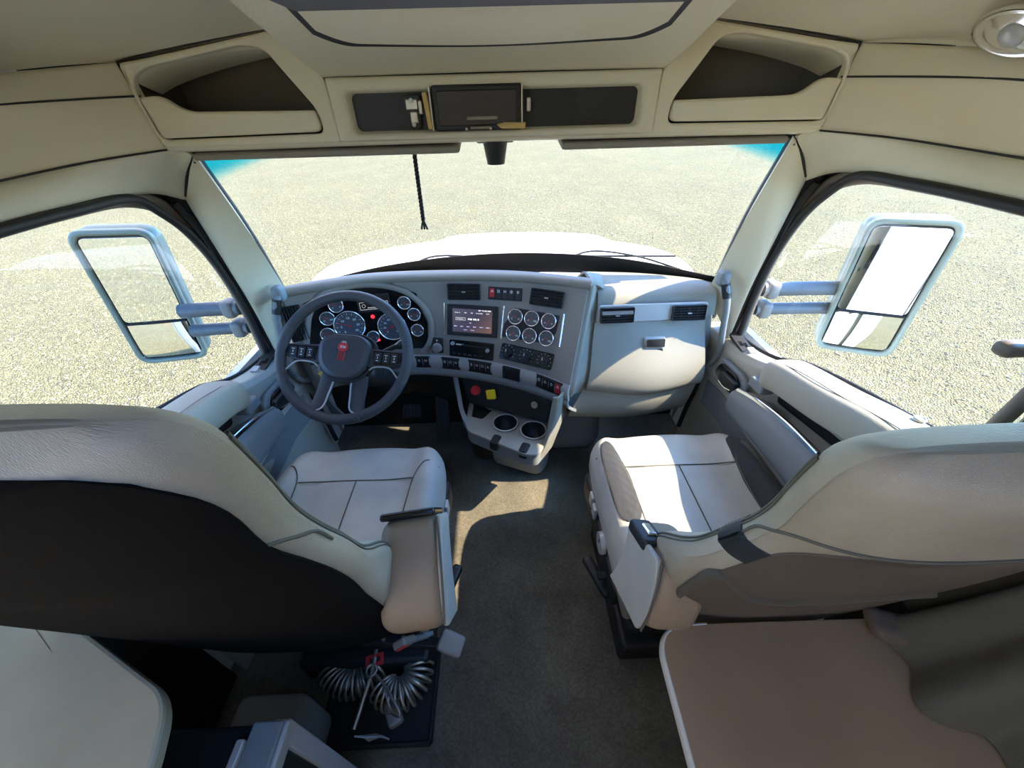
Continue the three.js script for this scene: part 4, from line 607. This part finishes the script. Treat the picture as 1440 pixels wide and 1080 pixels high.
// ---------- seats ----------
function makeSeat(o) {
  const t = thing('cab_chair', o.label, 'seat', [o.x, 0, o.z]);
  const W = .575, H = .16, DD = .56, R = .065, yT = .60;
  const bend = (p) => { const ax = Math.abs(p.x) / (W / 2), zf = (-p.z) / (DD / 2); if (p.y > 0) p.y += .028 * smooth(.55, .85, ax) * (1 - .3 * smooth(.2, 1, zf)) - .012 * smooth(.9, 1, ax) + .012 * Math.sin(p.x * 21) * Math.sin(p.z * 17 + 1) * .25 * (1 - ax * .5); p.y -= .035 * Math.pow(Math.max(0, zf), 4); p.x *= 1 - .10 * Math.pow(Math.max(0, zf), 3); p.z -= .035 * (1 - ax * ax) * smooth(.5, 1, zf); p.y += yT - H / 2; };
  const top = (x, z, off = .0015) => { // point on the bent top surface above unbent (x, z)
    const qx = Math.max(0, Math.abs(x) - (W / 2 - R)), qz = Math.max(0, Math.abs(z) - (DD / 2 - R)), q = Math.min(R, Math.hypot(qx, qz)); const p = V(x, H / 2 - R + Math.sqrt(Math.max(0, R * R - q * q)), z); bend(p); p.y += off; return p; };
  obj('cushion', softBox(W, H, DD, R, 30, 10, 28, bend), M.leatherCool, t);
  // seams of the cushion
  const line = (pts, r = .0022, off = .0012) => tube(pts.map(([x, z]) => top(x, z, off)), r, 40, false, 6);
  obj('seam', line([[-.19, -.10], [-.1, -.104], [0, -.105], [.1, -.104], [.19, -.10]]), M.thread, t);
  obj('seam', line([[0, -.10], [0, 0], [0, .1], [0, .22]]), M.thread, t);
  for (const s of [1, -1]) obj('seam', line([[s * .275, -.155], [s * .235, -.165], [s * .20, -.12], [s * .185, -.03], [s * .18, .1], [s * .185, .24]]), M.thread, t);
  obj('front_piping', tube([-.26, -.22, -.1, 0, .1, .22, .26].map((x) => { const p = V(x, .0, -DD / 2 + .0 + (Math.abs(x) > .24 ? .04 : 0)); bend(p); p.z -= .001; return p; }), .004, 40), M.thread, t);
  if (o.dark) for (const s of [1, -1]) {
    const z0 = -.215, z1 = s < 0 ? .12 : .24; const pt = (u, v, off) => { const z = lerp(z0, z1, v), e = Math.sqrt(Math.max(0, 1 - Math.pow(Math.abs(2 * v - 1), 6))); const xi = lerp(.235, .178, e * (0.6 + .4 * smooth(0, .5, v))), xo = lerp(.238, s < 0 ? .262 : .275, e); return top(s * lerp(xi, xo, u), z, off); };
    obj('dark_bolster', surf((u, v) => { const p = pt(s > 0 ? u : 1 - u, 1 - v, .004 - .003 * Math.pow(Math.abs(2 * u - 1), 6)); p.y += .0012 * Math.sin(u * 9 + v * 23) * Math.sin(v * 31); return p; }, 24, 40, .003), M.leatherDark, t).userData.label = 'dark wrinkled side bolster';
  }
  // base
  obj('seat_pan', T(rbox(.52, .05, .50, .015), 0, .425, .01), M.black, t);
  obj('side_shield', T(softBox(.03, .10, .44, .014, 6, 10, 20), (o.x < 0 ? 1 : -1) * .275, .42, .02), M.black, t);
  obj('bellows', [0, 1, 2, 3, 4].map((k) => T(softBox(.40 - .015 * (k % 2), .07, .42 - .015 * (k % 2), .03, 10, 6, 10), 0, .13 + k * .06, .02)), M.rubber, t);
  obj('pedestal', T(rbox(.44, .12, .50, .02), 0, .06, .02), M.black, t);
  const sd = o.x < 0 ? 1 : -1;
  const dl = new THREE.Group(); dl.name = 'side_dial'; t.add(dl); dl.position.set(sd * .293, .47, .09); dl.rotation.y = sd * Math.PI / 2;
  obj('dial_disc', TR(cyl(.034, .036, .014, 28), 0, 0, 0, Math.PI / 2, 0, 0), M.silver, dl); obj('dial_mark', T(rbox(.003, .02, .003, .001, 1), 0, .012, .008), M.black, dl);
  obj('air_switches', [T(rbox(.012, .05, .035, .004), sd * .293, .48, -.02), T(rbox(.012, .05, .035, .004), sd * .293, .485, -.065)], M.silver, t);
  obj('recline_lever', [TR(softBox(.035, .03, .14, .014, 6, 6, 12), sd * .31, .38, .15, 0, sd * -.35, 0), TR(cyl(.012, .012, .06, 12), sd * .285, .42, .17, 0, 0, Math.PI / 2)], M.black, t);
  obj('recliner_hinge', [T(softBox(.03, .11, .10, .014, 6, 8, 8), sd * .265, .50, .26)], M.steel, t);
  // backrest
  const wP = [[0, .235], [.08, .262], [.25, .275], [.45, .285], [.55, .285], [.64, .272], [.72, .252], [.78, .243], [.85, .245], [.92, .242], [1, .236]], y0 = .56, y1 = o.top;
  const S = (v, a, off = 0) => { // v along the height, a around the section
    const yy = lerp(y0, y1, v), capk = smooth(0, 1, clamp((v - .93) / .07, 0, 1)), ce = Math.sqrt(Math.max(0, 1 - Math.pow(clamp((v - .93) / .07, 0, 1), 2))), be = Math.sqrt(Math.max(0, 1 - Math.pow(clamp((.06 - v) / .06, 0, 1), 2)));
    let w = (herm(wP, v) - (o.narrow || 0) * smooth(.5, .75, v) + (o.wide || 0) * smooth(.45, .7, v)) * (0.80 + .20 * ce) * (.85 + .15 * be), d = lerp(.062, .052, v) * (.15 + .85 * ce) * (.4 + .6 * be) + (v > .7 ? .008 * smooth(.7, .8, v) * ce : 0);
    const ca = Math.cos(a), sa = Math.sin(a), ex = 2 / 3.4; let x = w * Math.sign(ca) * Math.pow(Math.abs(ca), ex), z = d * Math.sign(sa) * Math.pow(Math.abs(sa), ex);
    const ax = Math.abs(x) / (w + 1e-6); if (sa < 0) z -= .055 * smooth(.55, .95, ax) * smooth(0, .12, v) * (1 - smooth(.40, .62, v)) ; if (sa > 0) z -= .02 * ce * be * Math.pow(ax, 3);
    const zc = lerp(.315, .315 + .27 * (y1 - y0), v) - .02 * smooth(.75, 1, v);
    const n = V(ca / (w + .05), 0, sa / (d + .02)).normalize(); return V(x + n.x * off, yy + (v > .93 ? off * 1 : 0), zc + z + n.z * off);
  };
  obj('backrest', surf((u, v) => { const a = -u * Math.PI * 2 - Math.PI / 2; if (v <= .96) return S(v / .96, a); const c = S(1, 0).add(S(1, Math.PI)).multiplyScalar(.5); return S(1, a).lerp(c, (v - .96) / .04); }, 72, 75, 0, 1.2, .9), M.leather, t);
  // rear panel
  const rp = (u, v, off) => { const vv = lerp(.03, o.panelTop, v), k = Math.sqrt(Math.max(0, 1 - Math.pow(clamp((v - .86) / .14, 0, 1), 2))); return S(vv, lerp(lerp(o.dark ? .52 : .38, Math.PI / 2, (1 - k) * .75), Math.PI - lerp(o.dark ? .52 : .38, Math.PI / 2, (1 - k) * .75), u), off); };
  obj('rear_panel', surf((u, v) => rp(u, 1 - v, .004), 40, 50, .004), o.dark ? M.fabricBrown : M.fabricBack, t).userData.label = o.dark ? 'brown fabric rear panel' : 'black fabric rear panel';
  if (o.dark) obj('fleece_edge', tube([.03, .12, .25, .38, .50, .58].map((v) => { const p = rp(1, v / o.panelTop * 1, .004); return p; }).concat([[.7, .6], [.4, .62]].map(([u, v]) => rp(u, v, .004))), .009, 60, false, 8), M.fleece, t);
  // seams on the outer edge
  for (const s of [1, -1]) { const aa = s > 0 ? -.42 : Math.PI + .42; obj('edge_seam', tube(Array.from({ length: 24 }, (_, i) => S(lerp(.06, .93, i / 23), aa, .001)), .0026, 70, false, 6), M.thread, t); obj('edge_seam', tube(Array.from({ length: 24 }, (_, i) => S(lerp(.06, .93, i / 23), aa + s * .12, .001)), .0016, 70, false, 6), M.thread, t); }
  obj('headrest_seam', tube(Array.from({ length: 30 }, (_, i) => { const u = i / 29; return S(.80 - .10 * Math.pow(Math.abs(2 * u - 1), 6), lerp(-.1, Math.PI + .1, u), .001); }), .0024, 70, false, 6), M.thread, t);
  if (o.dark) obj('dark_band', surf((u, v) => S(lerp(.705, .655, v), lerp(sd < 0 ? Math.PI - .75 : .75, sd < 0 ? Math.PI + .62 : -.62, u), .003), 24, 6, .003), M.leatherDark, t).userData.label = 'black leather band across the backrest edge';
  return { t, S, sd };
}
const drv = makeSeat({ x: -.515, z: -.745, top: 1.44, wide: .03, panelTop: .985, label: 'driver seat seen from behind with black rear panel and blue lit cushion', dark: false });
const pas = makeSeat({ x: .575, z: -.755, top: 1.325, narrow: .022, panelTop: .80, label: 'passenger seat with dark side bolsters and brown fleece edged back', dark: true });
function armrest(st, o) {
  const g = new THREE.Group(); g.name = 'armrest'; st.t.add(g); g.position.set(...o.pos); g.rotation.set(...o.rot);
  const [w, h, d] = o.size; const f = (p) => { const k = p.y / (h / 2); p.z -= .02 * k * k; p.z *= 1 + .12 * (1 - k) * .5; p.x *= 1 - .06 * k; };
  obj('arm_pad', softBox(w, h, d, o.r ?? .035, 14, 24, 14, f), M.leatherBrown, g).userData.label = 'folded leather armrest';
  obj('arm_face', T(softBox(.012, h * .94, d * .86, .005, 4, 24, 12, (p) => f(p)), o.side * (w / 2 - .002), 0, 0), M.leatherCool, g);
  obj('arm_stitch', tube([[o.side * (w / 2 - .004), -h * .44, d * .40], [o.side * (w / 2 - .001), -h * .1, d * .46], [o.side * (w / 2 - .001), h * .25, d * .44], [o.side * (w / 2 - .004), h * .45, d * .36]], .0024, 30), M.thread, g);
  return g;
}
{ const g = armrest(drv, { pos: [.315, .85, .34], rot: [-.96, 0, .10], size: [.125, .215, .12], side: 1 });
  obj('arm_cap', T(softBox(.112, .016, .115, .007, 10, 4, 10), -.002, .108, -.015), M.blackGloss, g); obj('arm_button', T(softBox(.012, .03, .04, .005, 4, 6, 8), .058, -.02, -.03), M.silver, g); }
{ const g = armrest(pas, { pos: [-.262, .80, .365], rot: [-.35, .1, -.22], size: [.12, .175, .15], side: -1, r: .04 });
  obj('arm_notch', T(softBox(.05, .03, .08, .01, 6, 6, 8), -.043, .075, -.035), M.black, g); obj('arm_button', T(rbox(.02, .014, .035, .004), -.045, .09, -.03), M.chrome, g); }
{ // belt buckle and adjuster hanging at the driver seat base
  const t = thing('seat_adjuster_bar', 'black seat adjuster bar with square paddle beside the coiled hose', 'lever', [-.36, .30, -.475]);
  obj('bar', TR(rbox(.26, .03, .03, .006), 0, 0, 0, 0, -.1, 0), M.black, t); obj('paddle', TR(softBox(.075, .035, .06, .012, 8, 6, 8), .165, .02, .02, .2, -.35, -.35), M.dash, t); for (const x of [-.09, -.04, .02, .06]) obj('bolt', TR(cyl(.006, .006, .012, 8), x, .018, .0), M.steel, t);
  const b = thing('belt_buckle', 'blue grey belt buckle under the folded driver armrest', 'buckle', [-.265, .44, -.43], [.3, .4, .5]); obj('stalk', rbox(.025, .10, .012, .004), M.doorGrey, b); obj('buckle_head', T(rbox(.04, .05, .02, .006), 0, .06, 0), M.dash, b); obj('release', T(rbox(.026, .02, .004, .002), 0, .074, .011), M.red, b);
}

// ---------- table, cabinets, hose, curtain, mirrors ----------
{
  const t = thing('table', 'brown grey laminate table with pale metal edge behind the passenger seat', 'table');
  const sh = roundPoly([[.27, -.10], [.285, .315, .06], [.42, .318, .04], [.99, .31, .01], [.99, -.9, .05], [.27, -.9, .05]], .03);
  obj('table_top', TR(ext(sh, .026, .002, 10), 0, .725 + .026, 0, -Math.PI / 2, 0, 0).translate(0, -.026, 0), M.table, t);
  const e = sh.getSpacedPoints(400).map((p) => [p.x, .738, -p.y]).filter((p) => p[0] < .40 && p[2] < .5); obj('edge_band', surf((u, v) => { const i = u * (e.length - 1), k = Math.min(e.length - 2, Math.floor(i)), a = V(...e[k]).lerp(V(...e[k + 1]), i - k), tn = V(...e[k + 1]).sub(V(...e[k])).normalize(), n = V(-tn.z, 0, tn.x); const ang = v * Math.PI * 2; return a.addScaledVector(n, Math.cos(ang) * .006 * -1).add(V(0, Math.sin(ang) * .0135, 0)); }, 320, 10, 0), M.tableEdge, t);
  obj('pedestal', T(cyl(.04, .05, .72, 24), .62, .36, .25), M.steel, t); obj('foot', T(cyl(.14, .15, .02, 28), .62, .01, .25), M.steel, t);
}
{ // countertop with slanted front on the left
  const t = thing('storage_cabinet', 'pale grey countertop cabinet with slanted front behind the driver seat', 'cabinet');
  const sh = roundPoly([[-1.025, .43, .01], [-.522, .196, .04], [-.49, .11, .03], [-.49, -1.0, .03], [-1.025, -1.0, .01]], .03);
  obj('countertop', TR(ext(sh, .028, .006, 10), 0, .886, 0, -Math.PI / 2, 0, 0), M.counter, t);
  obj('carcass', T(box(.20, .88, 1.2), -.925, .44, .42), M.black, t);
  obj('side_board', T(box(.30, .86, .03), -.68, .44, .95), M.black, t);
}
{ // fridge below
  const t = thing('fridge', 'grey framed fridge with dark door below the pale countertop', 'fridge', [-.435, 0, -.215], [0, .0, 0]);
  obj('fridge_body', T(rbox(.36, .66, .75, .01), -.20, .375, .385), M.black, t);
  const dr = new THREE.Group(); dr.name = 'door'; t.add(dr);
  const fr = roundPoly([[0, 0], [.72, 0], [.72, .66], [0, .66]], .012), fh = roundPoly([[.035, .035], [.685, .035], [.685, .625], [.035, .625]], .008); fr.holes.push(fh);
  obj('door_frame', TR(ext(fr, .03, .004), .015, .055, .005, 0, -Math.PI / 2, 0), M.silver, dr);
  obj('door_glass', T(rbox(.008, .60, .66, .003), 0.002, .385, .365), std('#14201f', .25), dr);
  obj('top_frame', TR(rbox(.055, .02, .70, .004), -.02, .712, .36), M.doorGrey, t);
  for (const z of [.06, .2]) obj('latch_clip', T(rbox(.014, .014, .05, .003), -.055, .722, z), M.silver, t);
}
{ const t = thing('step_box', 'dark grey plastic step box on the floor before the fridge', 'step'); obj('step_shell', T(softBox(.20, .26, .15, .03, 10, 10, 8), -.70, .135, -.30), M.dash, t); const u = thing('fabric_flap', 'small grey cloth flap by the foot of the fridge', 'cloth'); obj('flap', surf(net([[[-.43, .30, -.262], [-.40, .285, -.262], [-.375, .27, -.265]], [[-.425, .25, -.27], [-.395, .24, -.276], [-.37, .235, -.27]], [[-.42, .2, -.27], [-.39, .19, -.28], [-.36, .21, -.27]]]), 12, 10, .004), M.doorGrey, u); }
{ // coiled air hose
  const t = thing('coiled_air_hose', 'pale coiled air hose with metal fittings on the floor behind the driver seat', 'hose', [-.49, .065, -.465]); t.scale.setScalar(1.15);
  const arc = (cx, cz, r0, aa, ab, turns, r) => { const p = []; const n = turns * 12; for (let i = 0; i <= n; i++) { const a = lerp(aa, ab, i / n) * D, b = i / 12 * Math.PI * 2, q = r0 + Math.cos(b) * r; p.push([cx + Math.cos(a) * q, Math.sin(b) * r, cz + Math.sin(a) * q]); } return p; };
  obj('coil', tube(arc(.08, .0, .055, -80, 150, 17, .040), .0045, 640, false, 6), M.steel, t); obj('coil', tube(arc(-.06, -.05, .075, 170, 20, 15, .034), .0045, 560, false, 6), M.steel, t);
  obj('fitting', [tube([[.01, .05, -.06], [.012, .05, .0], [.0, .04, .08], [-.01, .03, .13]], .006, 20), TR(new THREE.TorusGeometry(.014, .004, 8, 20), .012, .06, .01, Math.PI / 2, 0, 0)], M.steel, t); obj('valve_lever', tube([[.03, .045, .02], [.07, .05, .06], [.11, .04, .11], [.085, .03, .10], [.055, .045, .05]], .0035, 24), M.steel, t);
  const r = thing('red_tag', 'small red plastic tag lying on the coiled hose', 'tag', [-.475, .12, -.485], [.1, .2, .05]); const rs = roundPoly([[-.03, -.018], [.03, -.018], [.03, .018], [-.03, .018]], .004); rs.holes.push(roundPoly([[-.016, -.006], [.018, -.006], [.018, .007], [-.016, .007]], .002)); obj('tag_frame', TR(ext(rs, .008, .002), 0, 0, 0, -Math.PI / 2, 0, 0), M.red, r);
  const bb = thing('blow_gun_handle', 'small dark grey grip lying at the end of the coiled hose', 'tool', [-.40, .05, -.36], [0, .5, 0]); obj('grip', softBox(.05, .04, .07, .014, 8, 8, 10), M.dash, bb); obj('nozzle', TR(cyl(.005, .007, .05, 10), 0, .01, -.05, Math.PI / 2, 0, 0), M.steel, bb);
  const tr = thing('floor_tray', 'black rubber tray holding the coiled air hose', 'tray', [-.46, 0, -.43]); obj('tray_base', T(rbox(.36, .015, .28, .006), 0, .008, 0), M.rubber, tr); obj('tray_lip', [T(rbox(.36, .03, .01, .004), 0, .015, .14), T(rbox(.01, .03, .28, .004), .18, .015, 0)], M.rubber, tr);
}
{ // gathered curtain on the right
  const t = thing('sleeper_curtain', 'grey green gathered curtain hanging onto the table at the right', 'curtain', [.93, 0, -.20]);
  obj('curtain_cloth', surf((u, v) => { const a = u * Math.PI * 2, y = lerp(.756, 2.2, v), k = Math.pow(1 - clamp((y - .756) / .6, 0, 1), 1.6), r = .075 + .075 * k + .016 * Math.sin(a * 9 + v * 2) * (.6 + .6 * k) + .01 * Math.sin(a * 4 + 1); return V(Math.cos(a) * r * (1 + .5 * k) * .8 - .035 * k, y + .012 * Math.sin(a * 9) * (v < .02 ? 0 : 0), Math.sin(a) * r * (1.0 + .2 * k) + .0 * k); }, 180, 40, 0, 2, 2), M.curtain, t);
  const rl = thing('curtain_rail', 'metal curtain rail above the sleeper opening', 'rail', [0, 2.22, -.20]); obj('rail_tube', TR(cyl(.012, .012, 2.06, 16), 0, 0, 0, 0, 0, Math.PI / 2), M.steel, rl);
  const bl = thing('folded_blanket', 'brown folded cloth lying on the table against the curtain', 'cloth', [.755, .756, -.275], [0, -.25, 0]); obj('cloth_fold', softBox(.13, .035, .06, .02, 18, 8, 12, (p) => { p.y += .008 * Math.sin(p.x * 40) + .024; p.z += .01 * Math.sin(p.x * 25); }), M.fabricBrown, bl);
}
{ const t = thing('coat_hook', 'brown ball knob hook on the pillar behind the passenger window', 'hook', [.955, 1.231, -.555]); obj('knob', TR(softBox(.06, .03, .035, .014, 10, 8, 8), -.03, 0, -.01), M.frameBrown, t); obj('post', TR(cyl(.008, .01, .05, 12), .015, -.004, 0, 0, 0, Math.PI / 2), M.seal, t);
  const b = thing('seat_belt', 'grey seat belt strap running down the pillar at the right edge', 'belt', [.965, 0, -.435]); const st = (dx, w, m, nm) => obj(nm, surf((u, v) => { const y = lerp(.92, 1.30, v), k = Math.sin((y - .92) / .38 * Math.PI); return V(-.006 * k + dx, y, lerp(-w, w, u) - .055 * k + .02); }, 6, 24, .003), m, b); st(0, .024, M.doorGrey, 'strap'); st(.012, .034, M.frameBrown, 'strap_cover'); obj('buckle_guide', T(rbox(.025, .03, .05, .006), .0, .94, -.05), M.seal, b);
}
// mirrors outside
for (const s of [1, -1]) {
  const t = thing('side_mirror', s > 0 ? 'pale green tall side mirror outside the passenger window reflecting the white truck' : 'pale green tall side mirror outside the driver window reflecting gravel', 'mirror', s > 0 ? [1.395, 1.005, -1.29] : [-1.33, 1.035, -1.37], [0, s > 0 ? -.505 : .30, s > 0 ? .05 : -.08]);
  const W = s > 0 ? .255 : .235, H = .515; const o = [[-W / 2 * 1.0, -H / 2, .05], [W / 2, -H / 2, .05], [W / 2, H / 2, .05], [-W / 2, H / 2, .05]];
  const shell = roundPoly(o, .05), hole = roundPoly(o.map(([x, y]) => [x * .86, y * .925]), .035);
  const rimS = roundPoly(o, .05); rimS.holes.push(hole); obj('mirror_rim', T(ext(rimS, .03, .008), 0, 0, -.022), M.mirrorShell, t);
  obj('mirror_housing', T(softBox(W, H, .12, .05, 16, 20, 10, (p) => { if (p.z < 0) { p.x *= 1 - .25 * (-p.z / .06); p.y *= 1 - .12 * (-p.z / .06); } }), 0, 0, -.075), M.mirrorShell, t);
  obj('mirror_gasket', T(ext(roundPoly(o.map(([x, y]) => [x * .88, y * .935]), .036), .006, .001), 0, 0, -.014), M.rubber, t);
  const dv = -.085; const gu = roundPoly([[-W * .41, dv + .004], [W * .41, dv + .004], [W * .41, H * .445], [-W * .41, H * .445]], .022);
  obj('mirror_glass', T(ext(gu, .004, .0005), 0, 0, -.008), M.mirror, t);
  const w2 = W * .40, h2 = (H * .445 + dv - .004) / 2, yc = dv - .004 - h2; obj('convex_glass', surf((u, v) => { const x = (u * 2 - 1) * w2, y = (v * 2 - 1) * h2; return V(x, yc + y, -.004 + .012 - (x * x + y * y) / (2 * .62)); }, 24, 16, .003), M.mirror, t);
  obj('mirror_divider', T(rbox(W * .82, .007, .012, .002), 0, dv, -.002), M.rubber, t);
  const ax = s > 0 ? 1 : -1;
  const ar = thing('mirror_arm', s > 0 ? 'pair of grey mirror arms beyond the passenger window' : 'pair of grey mirror arms beyond the driver window', 'bracket');
  for (const [y, r] of [[.985, .027], [.90, .024]]) { obj('arm_tube', side(merge([tube([[1.02, y, -1.40], [1.15, y, -1.395], [s > 0 ? 1.26 : 1.19, y, -1.39], [s > 0 ? 1.31 : 1.235, y, -1.385]], r, 20, false, 14)]), ax), M.armGrey, ar); obj('arm_socket', side(T(softBox(.05, .07, .07, .02, 6, 8, 8), 1.055, y, -1.40), ax), M.dash, ar); }
}
{ // wipers at the foot of the windshield
  for (const [x, a, l] of [[-.33, .12, 'thin black wiper arm on the cowl before the steering wheel'], [.42, -.1, 'black wiper with linkage on the cowl before the passenger']]) { const t = thing('windshield_wiper', l, 'wiper', [x, .980, -1.83], [0, a, 0]); obj('wiper_arm', tube([[-.12, 0, .02], [0, .028, -.02], [.22, .012, .0], [.42, -.03, .06]], .005, 24), M.black, t); obj('wiper_blade', T(rbox(.5, .008, .010, .003), .16, .008, -.012), M.rubber, t); obj('pivot', T(cyl(.018, .022, .03, 16), -.12, 0, .02), M.steel, t); }
  struct('cowl', TR(box(1.62, .02, .22), 0, .89, -1.80, -.12, 0, 0), M.rubber);
}
renderer.render(scene, camera);
